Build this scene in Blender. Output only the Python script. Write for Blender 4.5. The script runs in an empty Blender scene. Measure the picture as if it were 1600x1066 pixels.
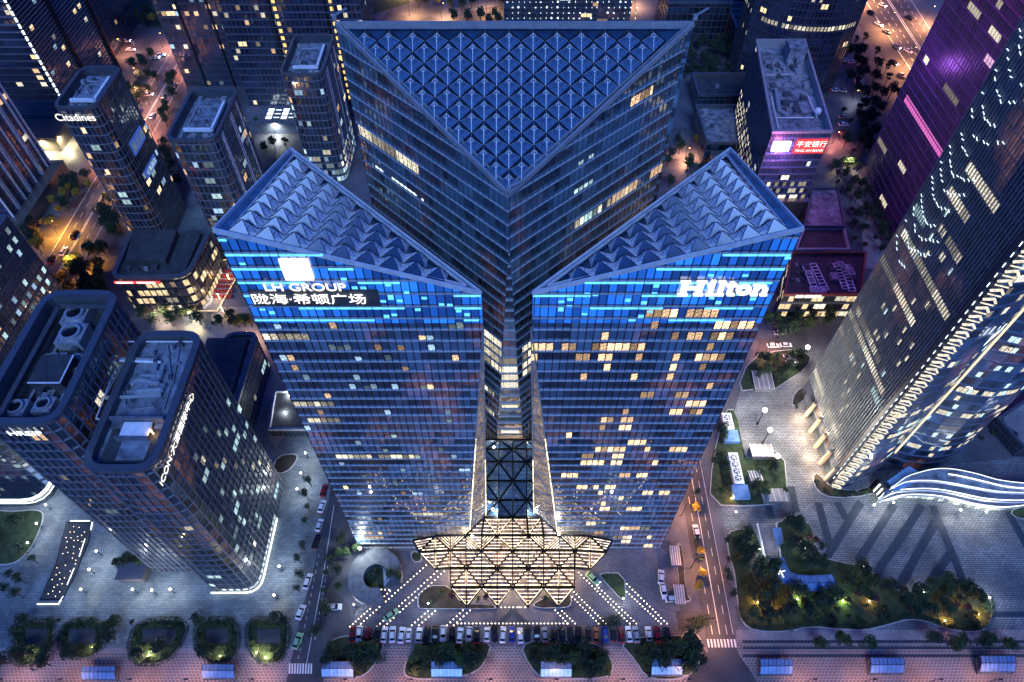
import bpy, bmesh, math, random
from mathutils import Vector, Matrix
R = random.Random(11)
S = bpy.context.scene
COL = S.collection
Z3 = Vector((0, 0, 1))
# ---------------------------------------------------------------- camera, sky, sun, exposure
F_PX, PITCH, CAM_H = 1066.67, math.radians(51.7), 216.0
cam = bpy.data.cameras.new('camera'); cam.lens = 24; cam.sensor_width = 36; cam.clip_start = 1; cam.clip_end = 6000
cam_o = bpy.data.objects.new('camera', cam); COL.objects.link(cam_o)
cam_o.location = (0, 0, CAM_H); cam_o.rotation_euler = (math.pi / 2 - PITCH, 0, 0)
S.camera = cam_o
W_ = bpy.data.worlds.new('World'); S.world = W_; W_.use_nodes = True
nt = W_.node_tree; bg = nt.nodes['Background']
sky = nt.nodes.new('ShaderNodeTexSky'); sky.sky_type = 'NISHITA'; sky.sun_disc = False
SUN_EL, SUN_ROT = math.radians(1.5), math.radians(180)
sky.sun_elevation = SUN_EL; sky.sun_rotation = SUN_ROT; sky.air_density = 1.6; sky.dust_density = 0.4; sky.ozone_density = 6
mx = nt.nodes.new('ShaderNodeMix'); mx.data_type = 'RGBA'; mx.blend_type = 'MULTIPLY'; mx.inputs[0].default_value = 1
mx.inputs[7].default_value = (0.165, 0.54, 1.36, 1)
nt.links.new(sky.outputs[0], mx.inputs[6]); nt.links.new(mx.outputs[2], bg.inputs[0])
bg.inputs[1].default_value = 0.125
sl = bpy.data.lights.new('sun', 'SUN'); sl.energy = 0.36; sl.angle = math.radians(25); sl.color = (0.30, 0.52, 1.0)
so = bpy.data.objects.new('sun', sl); COL.objects.link(so)
so.rotation_euler = (math.radians(42), 0, 0)
S.view_settings.view_transform = 'Standard'; S.view_settings.look = 'None'
S.view_settings.exposure = 2.78
ES, LS = .30, .19     # dusk exposure: emitters and lamps scaled to it; S.view_settings.gamma = 1

def at(px, py, h=0.0):
    dx = (px - 800) / F_PX; dy = (py - 533) / F_PX
    d = Vector((dx, math.cos(PITCH) - dy * math.sin(PITCH), -math.sin(PITCH) - dy * math.cos(PITCH)))
    t = (h - CAM_H) / d.z
    return Vector((t * d.x, t * d.y, h))
def atY(px, py, Y):
    dx = (px - 800) / F_PX; dy = (py - 533) / F_PX
    d = Vector((dx, math.cos(PITCH) - dy * math.sin(PITCH), -math.sin(PITCH) - dy * math.cos(PITCH)))
    t = Y / d.y
    return Vector((t * d.x, Y, CAM_H + t * d.z))
def atX(px, py, X):
    dx = (px - 800) / F_PX; dy = (py - 533) / F_PX
    d = Vector((dx, math.cos(PITCH) - dy * math.sin(PITCH), -math.sin(PITCH) - dy * math.cos(PITCH)))
    t = X / d.x
    return Vector((X, t * d.y, CAM_H + t * d.z))

# ---------------------------------------------------------------- mesh + object helpers
OFF = {}
class MB:
    def __init__(s): s.v = []; s.f = []; s.uv = []; s.mi = []
    def face(s, pts, uv=None, mi=0):
        n = len(s.v); s.v += [tuple(p) for p in pts]; s.f.append(tuple(range(n, n + len(pts))))
        s.uv.append(uv or [(0, 0)] * len(pts)); s.mi.append(mi)
    def hexa(s, b, t, mi=0, bottom=True):
        n = len(b)
        for i in range(n):
            j = (i + 1) % n; s.face([b[i], b[j], t[j], t[i]], mi=mi)
        s.face(t, mi=mi)
        if bottom: s.face(b[::-1], mi=mi)
    def box(s, c, sx, sy, sz, rz=0, mi=0):
        c = Vector(c); ca, sa = math.cos(rz), math.sin(rz)
        def q(x, y, z): return Vector((c.x + x * ca - y * sa, c.y + x * sa + y * ca, c.z + z))
        x, y = sx / 2, sy / 2
        s.hexa([q(-x, -y, 0), q(x, -y, 0), q(x, y, 0), q(-x, y, 0)], [q(-x, -y, sz), q(x, -y, sz), q(x, y, sz), q(-x, y, sz)], mi)
    def beam(s, p, q, w, h, up=Z3, mi=0):
        p, q = Vector(p), Vector(q); d = (q - p)
        if d.length < 1e-6: return
        d.normalize(); a = d.cross(up)
        if a.length < 1e-4: a = d.cross(Vector((1, 0, 0)))
        a.normalize(); n = a.cross(d).normalized(); a *= w / 2; n *= h / 2
        s.hexa([p - a - n, p + a - n, q + a - n, q - a - n], [p - a + n, p + a + n, q + a + n, q - a + n], mi)
    def strip(s, p, q, N, w, d, mi=0):      # bar standing proud of a wall with outward normal N
        p, q = Vector(p), Vector(q); t = (q - p).normalized(); a = N.cross(t).normalized() * (w / 2); o = N * d
        b = [p - a, p + a, q + a, q - a]; tt = [x + o for x in b]
        s.face(tt, mi=mi)
        for i in range(4):
            j = (i + 1) % 4; s.face([b[i], b[j], tt[j], tt[i]], mi=mi)
    def tube(s, p, q, r0, r1=None, n=8, mi=0, cap=True):
        p, q = Vector(p), Vector(q); r1 = r0 if r1 is None else r1; d = (q - p).normalized()
        a = d.cross(Z3 if abs(d.z) < .9 else Vector((1, 0, 0))).normalized(); b = d.cross(a)
        A = [p + (a * math.cos(k * 2 * math.pi / n) + b * math.sin(k * 2 * math.pi / n)) * r0 for k in range(n)]
        B = [q + (a * math.cos(k * 2 * math.pi / n) + b * math.sin(k * 2 * math.pi / n)) * r1 for k in range(n)]
        for k in range(n):
            j = (k + 1) % n; s.face([A[j], A[k], B[k], B[j]], mi=mi)
        if cap: s.face(A, mi=mi); s.face(B[::-1], mi=mi)
    def ring(s, c, r0, r1, h, n=20, mi=0):
        c = Vector(c)
        P = lambda r, k, z: c + Vector((r * math.cos(k * 2 * math.pi / n), r * math.sin(k * 2 * math.pi / n), z))
        for k in range(n):
            s.face([P(r1, k, h), P(r1, k + 1, h), P(r0, k + 1, h), P(r0, k, h)][::-1], mi=mi)
            s.face([P(r1, k, 0), P(r1, k + 1, 0), P(r1, k + 1, h), P(r1, k, h)], mi=mi)
            s.face([P(r0, k + 1, 0), P(r0, k, 0), P(r0, k, h), P(r0, k + 1, h)], mi=mi)
    def ball(s, c, r, n=8, m=5, mi=0, sz=1.0):
        c = Vector(c)
        P = lambda i, j: c + Vector((r * math.sin(math.pi * i / m) * math.cos(2 * math.pi * j / n), r * math.sin(math.pi * i / m) * math.sin(2 * math.pi * j / n), sz * r * math.cos(math.pi * i / m)))
        for i in range(m):
            for j in range(n):
                q = [P(i, j), P(i + 1, j), P(i + 1, j + 1), P(i, j + 1)]
                if i == 0: q = [q[0], q[1], q[2]]
                elif i == m - 1: q = [q[0], q[1], q[3]]
                s.face(q, mi=mi)
    def mesh(s, name, mats, off=Vector((0, 0, 0)), smooth=False):
        me = bpy.data.meshes.new(name)
        me.from_pydata([(v[0] - off.x, v[1] - off.y, v[2] - off.z) for v in s.v], [], s.f)
        if not isinstance(mats, (list, tuple)): mats = [mats]
        for m in mats: me.materials.append(m)
        ul = me.uv_layers.new(name='uv'); fl = [c for f in s.uv for p in f for c in p]
        ul.data.foreach_set('uv', fl)
        me.polygons.foreach_set('material_index', s.mi)
        if smooth: me.polygons.foreach_set('use_smooth', [True] * len(s.f))
        me.update(); return me
    def build(s, name, mats, parent=None, smooth=False):
        off = OFF.get(parent.name, Vector((0, 0, 0))) if parent else Vector((0, 0, 0))
        o = bpy.data.objects.new(name, s.mesh(name, mats, off, smooth)); COL.objects.link(o)
        if parent: o.parent = parent; OFF[o.name] = off
        else: OFF[o.name] = Vector((0, 0, 0))
        return o

def tag(o, label, cat, group=None):
    o['label'] = label; o['category'] = cat
    if group: o['group'] = group
    return o
def thing(name, label, cat, loc=(0, 0, 0), group=None, rz=0):
    o = bpy.data.objects.new(name, None); COL.objects.link(o); o.location = loc; o.rotation_euler = (0, 0, rz)
    o.empty_display_size = 0.5; OFF[o.name] = Vector(loc); return tag(o, label, cat, group)
def struct(mb, name, mat, kind='structure'):
    o = mb.build(name, mat); o['kind'] = kind; return o
CH = {}
def copy_tree(o, parent=None):
    c = o.copy(); COL.objects.link(c); c.parent = parent
    if o.name not in CH: CH[o.name] = list(o.children)
    for ch in CH[o.name]: copy_tree(ch, c)
    return c
ORD = 'first second third fourth fifth sixth seventh eighth ninth tenth eleventh twelfth thirteenth fourteenth fifteenth sixteenth seventeenth eighteenth nineteenth'.split()
TENS = ['', '', 'twenty', 'thirty', 'forty', 'fifty', 'sixty']
def nth(i):
    if i < 19: return ORD[i]
    n = i + 1
    if n % 10 == 0: return {20: 'twentieth', 30: 'thirtieth', 40: 'fortieth', 50: 'fiftieth'}.get(n, 'last')
    return TENS[n // 10] + '-' + ORD[n % 10 - 1]

# ---------------------------------------------------------------- materials
class NT:
    def __init__(s, m): s.t = m.node_tree; s.n = s.t.nodes; s.l = s.t.links
    def new(s, typ, **kw):
        x = s.n.new(typ)
        for k, v in kw.items(): setattr(x, k, v)
        return x
    def link(s, a, b): s.l.new(a, b)
    def math(s, op, a, b=None, clamp=False):
        x = s.new('ShaderNodeMath', operation=op); x.use_clamp = clamp
        for i, v in enumerate((a, b)):
            if v is None: continue
            if isinstance(v, (int, float)): x.inputs[i].default_value = v
            else: s.link(v, x.inputs[i])
        return x.outputs[0]
    def vmath(s, op, a, b=None):
        x = s.new('ShaderNodeVectorMath', operation=op)
        for i, v in enumerate((a, b)):
            if v is None: continue
            if isinstance(v, (tuple, list)): x.inputs[i].default_value = v
            else: s.link(v, x.inputs[i])
        return x.outputs[0]
    def mix(s, f, a, b, mode='MIX'):
        x = s.new('ShaderNodeMix', data_type='RGBA', blend_type=mode)
        for i, v in ((0, f), (6, a), (7, b)):
            if isinstance(v, (int, float)): x.inputs[i].default_value = v
            elif isinstance(v, (tuple, list)): x.inputs[i].default_value = (*v[:3], 1)
            else: s.link(v, x.inputs[i])
        return x.outputs[2]
    def noise(s, vec, scale, detail=3, rough=.55):
        x = s.new('ShaderNodeTexNoise'); x.inputs['Scale'].default_value = scale; x.inputs['Detail'].default_value = detail
        x.inputs['Roughness'].default_value = rough
        if vec is not None: s.link(vec, x.inputs['Vector'])
        return x.outputs['Fac']
    def ramp(s, f, a, b, lo=0., hi=1.):
        x = s.new('ShaderNodeMapRange'); x.inputs[1].default_value = a; x.inputs[2].default_value = b
        x.inputs[3].default_value = lo; x.inputs[4].default_value = hi; s.link(f, x.inputs[0]); return x.outputs[0]
def newmat(name):
    m = bpy.data.materials.new(name); m.use_nodes = True; T = NT(m); return m, T, T.n['Principled BSDF']
def plain(name, c, rough=.6, metal=0., var=0.25, scale=.6, spec=.5):
    m, T, b = newmat(name)
    pos = T.new('ShaderNodeTexCoord').outputs['Object']
    f = T.noise(pos, scale, 5); f2 = T.noise(pos, scale * 9, 3)
    k = T.math('ADD', T.ramp(f, .3, .7, 1 - var, 1 + var), T.ramp(f2, .3, .7, -var * .35, var * .35))
    mxn = T.new('ShaderNodeVectorMath', operation='SCALE'); mxn.inputs[0].default_value = c; T.link(k, mxn.inputs['Scale'])
    T.link(mxn.outputs[0], b.inputs['Base Color'])
    b.inputs['Roughness'].default_value = rough; b.inputs['Metallic'].default_value = metal
    b.inputs['Specular IOR Level'].default_value = spec
    return m
def emis(name, c, s, var=0.0, base=(.02, .02, .02), obj_rand=False, light=True, scale=1.5):
    s = s * ES
    m, T, b = newmat(name)
    b.inputs['Base Color'].default_value = (*base, 1)
    b.inputs['Emission Color'].default_value = (*c, 1); b.inputs['Emission Strength'].default_value = s
    k = None
    if var:
        pos = T.new('ShaderNodeTexCoord').outputs['Object']
        k = T.ramp(T.noise(pos, scale, 3), .35, .65, 1 - var, 1 + var * .6)
    if obj_rand:
        r = T.new('ShaderNodeObjectInfo').outputs['Random']; r = T.ramp(T.math('POWER', r, 1.6), 0, 1, .16, 1.6)
        k = T.math('MULTIPLY', k, r) if k is not None else r
    if k is not None: T.link(T.math('MULTIPLY', k, s), b.inputs['Emission Strength'])
    if not light: m.cycles.emission_sampling = 'NONE'
    return m
def glass(name, dark, light, metal=.55, rough=.08, litp=.02, litc=(1, .62, .28), lits=.8, band=.22, bandc=None, tilt=.02, rowvar=.5, glow=None, glows=0., dim=0., refl_tint=(1, .42, .28), grain=0.):
    """curtain wall: one cell of the uv map is one pane; tinted reflective glass with blinds, spandrels and rare lit panes"""
    lits *= ES; glows *= ES
    m, T, b = newmat(name)
    uv = T.new('ShaderNodeUVMap', uv_map='uv').outputs[0]
    cell = T.vmath('FLOOR', uv); fr = T.vmath('FRACTION', uv)
    sx = T.new('ShaderNodeSeparateXYZ'); T.link(fr, sx.inputs[0]); sc = T.new('ShaderNodeSeparateXYZ'); T.link(cell, sc.inputs[0])
    wn = T.new('ShaderNodeTexWhiteNoise', noise_dimensions='3D'); T.link(cell, wn.inputs['Vector'])
    row = T.new('ShaderNodeTexWhiteNoise', noise_dimensions='1D'); T.link(sc.outputs[1], row.inputs['W'])
    c2 = T.vmath('MULTIPLY', cell, (.33, 1, 1)); c2 = T.vmath('FLOOR', c2)
    w2 = T.new('ShaderNodeTexWhiteNoise', noise_dimensions='3D'); T.link(c2, w2.inputs['Vector'])
    big = T.noise(T.vmath('MULTIPLY', uv, (.06, .12, 0)), 1.0, 2)
    f = T.math('ADD', T.math('MULTIPLY', wn.outputs[0], .45), T.math('MULTIPLY', row.outputs[0], .55 * rowvar))
    f = T.math('ADD', f, T.math('MULTIPLY', T.math('GREATER_THAN', w2.outputs[0], .72), .5))
    f = T.math('MULTIPLY', f, T.ramp(big, .3, .7, .35, 1.3), True)
    f = T.math('POWER', f, 1.7)
    col = T.mix(f, dark, light)
    isb = T.math('LESS_THAN', sx.outputs[1], band)
    col = T.mix(isb, col, bandc or [x * 1.3 + .01 for x in light])
    T.link(col, b.inputs['Base Color'])
    b.inputs['Metallic'].default_value = 0; b.inputs['IOR'].default_value = 1.5
    b.inputs['Coat Weight'].default_value = metal; b.inputs['Coat IOR'].default_value = 2.6; b.inputs['Coat Roughness'].default_value = rough
    b.inputs['Coat Tint'].default_value = (1, 1, 1, 1)
    T.link(T.math('ADD', T.math('MULTIPLY', wn.outputs[0], .25), .25), b.inputs['Roughness'])
    nrm = T.new('ShaderNodeNewGeometry').outputs['Normal']
    jit = T.vmath('SUBTRACT', wn.outputs[1], (.5, .5, .5)); jit = T.vmath('MULTIPLY', jit, (tilt * 2, tilt * 2, tilt * 2))
    wav = T.new('ShaderNodeTexNoise'); wav.inputs['Scale'].default_value = 1.2; T.link(uv, wav.inputs['Vector'])
    jw = T.vmath('MULTIPLY', T.vmath('SUBTRACT', wav.outputs['Color'], (.5, .5, .5)), (tilt, tilt, tilt))
    nn = T.vmath('NORMALIZE', T.vmath('ADD', T.vmath('ADD', nrm, jit), jw))
    T.link(nn, b.inputs['Coat Normal'])
    # lit panes
    lit = T.math('GREATER_THAN', w2.outputs[0], 1 - litp)
    lit = T.math('MULTIPLY', lit, T.math('GREATER_THAN', wn.outputs[0], .3))
    lit = T.math('MULTIPLY', lit, T.math('SUBTRACT', 1.0, isb))
    ns = T.ramp(T.noise(uv, 2.3, 2), .3, .7, .35, 1.2)
    st = T.math('MULTIPLY', T.math('MULTIPLY', lit, ns), lits)
    if dim:  # warm reflections painted into the glass as faint glowing patches
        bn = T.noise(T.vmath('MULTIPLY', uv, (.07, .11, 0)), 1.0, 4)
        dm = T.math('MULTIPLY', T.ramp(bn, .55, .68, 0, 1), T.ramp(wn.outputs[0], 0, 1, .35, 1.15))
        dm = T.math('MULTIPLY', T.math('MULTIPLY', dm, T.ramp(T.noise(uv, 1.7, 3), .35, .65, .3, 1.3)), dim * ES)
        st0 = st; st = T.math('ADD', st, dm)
        T.link(T.mix(T.math('GREATER_THAN', st0, .0001), refl_tint, litc), b.inputs['Emission Color'])
    if glow:
        g = T.math('MULTIPLY', T.ramp(T.math('ADD', T.math('MULTIPLY', wn.outputs[0], .5), T.math('MULTIPLY', w2.outputs[0], .5)), .3, .95, .15, 1.6), glows)
        g = T.math('MULTIPLY', g, T.math('SUBTRACT', 1.15, isb))
        em = T.mix(lit, glow, litc); st = T.math('ADD', st, g)
        T.link(em, b.inputs['Emission Color'])
    elif not dim: b.inputs['Emission Color'].default_value = (*litc, 1)
    T.link(st, b.inputs['Emission Strength'])
    m.cycles.emission_sampling = 'NONE'
    return m
def paver(name, c1, c2, mortar, sx=1.0, sy=.5, rot=0, msize=.04, rough=.55, var=.3):
    m, T, b = newmat(name)
    pos = T.new('ShaderNodeTexCoord').outputs['Object']
    mp = T.new('ShaderNodeMapping'); mp.inputs['Rotation'].default_value = (0, 0, rot); T.link(pos, mp.inputs[0])
    br = T.new('ShaderNodeTexBrick'); T.link(mp.outputs[0], br.inputs[0])
    br.inputs['Color1'].default_value = (*c1, 1); br.inputs['Color2'].default_value = (*c2, 1); br.inputs['Mortar'].default_value = (*mortar, 1)
    br.inputs['Scale'].default_value = 1; br.inputs['Brick Width'].default_value = sx; br.inputs['Row Height'].default_value = sy
    br.inputs['Mortar Size'].default_value = msize; br.inputs['Mortar Smooth'].default_value = .2
    f = T.noise(pos, .09, 4); f2 = T.noise(pos, 1.4, 4)
    k = T.math('MULTIPLY', T.ramp(f, .3, .7, 1 - var, 1 + var), T.ramp(f2, .3, .7, .88, 1.12))
    sc = T.new('ShaderNodeVectorMath', operation='SCALE'); T.link(br.outputs[0], sc.inputs[0]); T.link(k, sc.inputs['Scale'])
    T.link(sc.outputs[0], b.inputs['Base Color'])
    T.link(T.ramp(f, .3, .7, rough - .12, rough + .15), b.inputs['Roughness'])
    return m
M = {}
M['asphalt'] = plain('asphalt', (.055, .055, .065), .75, var=.3, scale=.12)
M['ground'] = plain('city_ground', (.09, .09, .11), .8, var=.4, scale=.05)
M['concrete'] = plain('concrete', (.32, .33, .36), .8, var=.3)
M['dkconc'] = plain('dark_concrete', (.12, .13, .16), .75, var=.35)
M['roofgrey'] = plain('roof_membrane', (.17, .20, .24), .8, var=.75, scale=.35)
M['roofdark'] = plain('dark_roof', (.045, .05, .055), .7, var=.4, scale=.3)
M['kerb'] = plain('kerb_stone', (.35, .35, .36), .7)
M['paint'] = plain('road_paint', (.75, .75, .72), .6, var=.2, scale=2)
M['metal'] = plain('blue_grey_metal', (.10, .11, .13), .4, .3, .15)
M['dkmetal'] = plain('dark_metal', (.02, .024, .032), .4, .5, .2)
M['ltmetal'] = plain('light_metal', (.36, .38, .40), .4, .3, .15)
M['pale'] = plain('pale_panel', (.86, .87, .88), .4, 0, .12)
M['white'] = plain('white_paint', (.75, .77, .8), .4, 0, .15)
M['grass'] = plain('grass_mat', (.022, .042, .016), .9, 0, .6, .5)
M['soil'] = plain('soil', (.03, .026, .022), .95, 0, .4, .8)
M['bark'] = plain('bark', (.05, .04, .03), .9)
M['plazaL'] = paver('grey_plaza_paving', (.17, .20, .21), (.11, .135, .15), (.05, .06, .065), 1.6, .8, 0, .05, var=.45)
M['plazaR'] = paver('pale_plaza_paving', (.23, .24, .25), (.15, .16, .17), (.03, .032, .038), 1.3, .65, 0, .09, var=.42)
M['stripe'] = plain('dark_stone_stripe', (.032, .045, .06), .45, 0, .25)
M['fore'] = paver('forecourt_setts', (.20, .19, .22), (.12, .12, .15), (.05, .05, .06), 1.3, .5, math.radians(45), .10)
M['prom'] = paver('promenade_paving', (.035, .04, .05), (.06, .06, .07), (.24, .21, .21), 1.1, .8, 0, .28)
M['walk2'] = paver('street_pavement', (.13, .12, .12), (.10, .095, .10), (.06, .06, .06), .9, .6, 0, .05, var=.45)
M['walk'] = paver('footpath_paving', (.30, .27, .27), (.24, .22, .23), (.15, .14, .14), .9, .6, 0, .05)
def leafmat(name, c, c2):
    m, T, b = newmat(name)
    r = T.new('ShaderNodeNewGeometry').outputs['Random Per Island']
    o = T.new('ShaderNodeObjectInfo').outputs['Random']
    T.link(T.mix(T.math('MULTIPLY', T.math('ADD', r, o), .5), c, c2), b.inputs['Base Color'])
    b.inputs['Roughness'].default_value = .7
    return m
M['leaf'] = leafmat('leaf_green', (.02, .05, .025), (.07, .12, .04))
M['leafdk'] = leafmat('leaf_dark', (.012, .03, .022), (.04, .07, .035))
M['leafyel'] = leafmat('leaf_yellow', (.22, .16, .02), (.40, .28, .04))
M['leafred'] = leafmat('leaf_purple', (.05, .02, .03), (.10, .04, .05))
BL = (.012, .02, .05)
M['g_twin'] = glass('twin_glass', (.004, .012, .026), (.12, .21, .32), .95, .04, .0, band=.22, bandc=(.10, .17, .27), tilt=.016, rowvar=.9, dim=.13, refl_tint=(1, .42, .32))
M['g_ctr'] = glass('center_glass', (.004, .014, .025), (.13, .25, .33), .9, .05, .0, band=.3, bandc=(.09, .19, .26), tilt=.014, rowvar=.9, dim=.05, refl_tint=(1, .42, .32))
M['g_crown'] = glass('crown_glass', (.02, .06, .2), (.05, .2, .5), .7, .08, 0., band=.16, bandc=(.01, .02, .06), glow=(.015, .20, 1.0), glows=.40)
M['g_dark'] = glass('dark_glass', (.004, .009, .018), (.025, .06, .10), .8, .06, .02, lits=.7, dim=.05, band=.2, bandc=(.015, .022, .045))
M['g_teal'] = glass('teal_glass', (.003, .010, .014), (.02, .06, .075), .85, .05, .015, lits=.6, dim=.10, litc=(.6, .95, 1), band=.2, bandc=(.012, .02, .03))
M['g_navy'] = glass('navy_glass', (.008, .014, .035), (.028, .055, .13), .7, .08, .03, litc=(1, .7, .35), lits=1.1, band=.3, bandc=(.02, .03, .07))
M['g_blue'] = glass('blue_glass', (.02, .04, .09), (.06, .13, .28), .8, .08, .03, litc=(.8, .9, 1), lits=.8, band=.25)
M['g_purple'] = glass('purple_glass', (.035, .012, .07), (.13, .035, .19), .6, .4, .012, litc=(1, .6, .8), lits=.6, band=.2, bandc=(.08, .025, .13))
M['g_mauve'] = glass('mauve_glass', (.03, .02, .06), (.09, .06, .14), .7, .1, .05, litc=(1, .6, .35), lits=.8, band=.25)
M['g_shop'] = glass('shop_glass', (.02, .02, .03), (.08, .07, .06), .6, .1, .45, litc=(1, .72, .38), lits=.8, band=.2)
M['warm'] = emis('warm_room_light', (1, .64, .36), .85, .9, obj_rand=True, light=False, scale=2.6)
M['cream'] = emis('cream_office_light', (1, .90, .68), .62, .85, obj_rand=True, light=False, scale=2.6)
M['cool'] = emis('cool_office_light', (.62, .92, .95), .45, .85, obj_rand=True, light=False, scale=2.6)
M['signw'] = emis('pale_blue_window', (.45, .70, 1.0), .42, .8, obj_rand=True, light=False, scale=2.6)
M['pink'] = emis('pink_band_light', (1, .22, .72), .42, .1, light=False)
M['ledb'] = emis('blue_led', (.10, .50, 1.0), 1.1, .3, light=False)
M['ledw'] = emis('white_led', (.85, .95, 1.0), 1.7)
M['sign'] = emis('sign_white', (1, .97, .92), .8, light=False)
M['signb'] = emis('sign_cool', (.8, .92, 1), 1.2, light=False)
M['signred'] = emis('sign_red', (1, .05, .05), .55, .2)
M['signpink'] = emis('sign_pink', (1, .72, .9), 1.6)
M['bulb'] = emis('lamp_bulb', (1, .93, .8), 22, light=False)
M['bulbw'] = emis('warm_bulb', (1, .55, .18), 22, light=False)
M['pave_l'] = emis('paving_light_lens', (1, .80, .55), 4.5, light=False)
M['strip'] = emis('canopy_strip', (1, .79, .48), 2.2, .85, light=False, scale=.55)
M['glassroof'] = None
def litglass(name, c, s, base):
    s = s * ES
    m, T, b = newmat(name)
    uv = T.new('ShaderNodeTexCoord').outputs['Object']
    n = T.noise(uv, .35, 4); n2 = T.noise(uv, 1.6, 3)
    b.inputs['Base Color'].default_value = (*base, 1); b.inputs['Roughness'].default_value = .15
    b.inputs['Emission Color'].default_value = (*c, 1)
    T.link(T.math('MULTIPLY', T.math('MULTIPLY', T.ramp(n, .35, .7, .1, 1.5), T.ramp(n2, .3, .7, .2, 1.4)), s), b.inputs['Emission Strength'])
    rp = T.new('ShaderNodeNewGeometry').outputs['Random Per Island']
    T.link(T.math('MULTIPLY', T.math('MULTIPLY', T.math('MULTIPLY', T.ramp(n, .35, .7, .3, 1.4), T.ramp(n2, .3, .7, .2, 1.4)), T.ramp(rp, 0, 1, .25, 1.7)), s), b.inputs['Emission Strength'])
    b.inputs['Coat Weight'].default_value = .5
    m.cycles.emission_sampling = 'NONE'; return m
M['canopyglass'] = litglass('lit_canopy_glass', (1, .52, .26), .15, (.05, .055, .10))
M['atrium'] = litglass('atrium_glass', (.35, .6, .7), .05, (.02, .05, .11))
M['sideglass'] = litglass('lit_side_glass', (1, .72, .45), .12, (.03, .05, .08))
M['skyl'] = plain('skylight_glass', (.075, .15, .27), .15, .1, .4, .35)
M['bandl'] = plain('pale_floor_band', (.38, .43, .48), .4, .1, .1)
M['lattice'] = plain('facade_lattice', (.17, .19, .22), .4, .1, .1)
M['rim'] = plain('roof_rim_metal', (.62, .66, .70), .4, .1, .15)
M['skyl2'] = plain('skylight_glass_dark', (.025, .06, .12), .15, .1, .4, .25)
M['skyl3'] = plain('sawtooth_glass', (.03, .075, .16), .15, .1, .4, .25)
M['bluecan'] = plain('blue_canopy_glass', (.16, .30, .55), .25, .1, .25, .5)

# ---------------------------------------------------------------- lamps
def light(kind, loc, energy, color, parent, size=.3, spot=None, blend=.6, direction=None):
    l = bpy.data.lights.new('lamp_light', kind); l.energy = energy * LS; l.color = color
    if kind in ('POINT', 'SPOT'): l.shadow_soft_size = size
    if spot: l.spot_size = math.radians(spot); l.spot_blend = blend
    o = bpy.data.objects.new('lamp_light', l); COL.objects.link(o); o.parent = parent
    o.location = Vector(loc) - OFF.get(parent.name, Vector((0, 0, 0)))
    if direction: o.rotation_euler = Vector(direction).to_track_quat('-Z', 'Y').to_euler()
    return o
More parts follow.
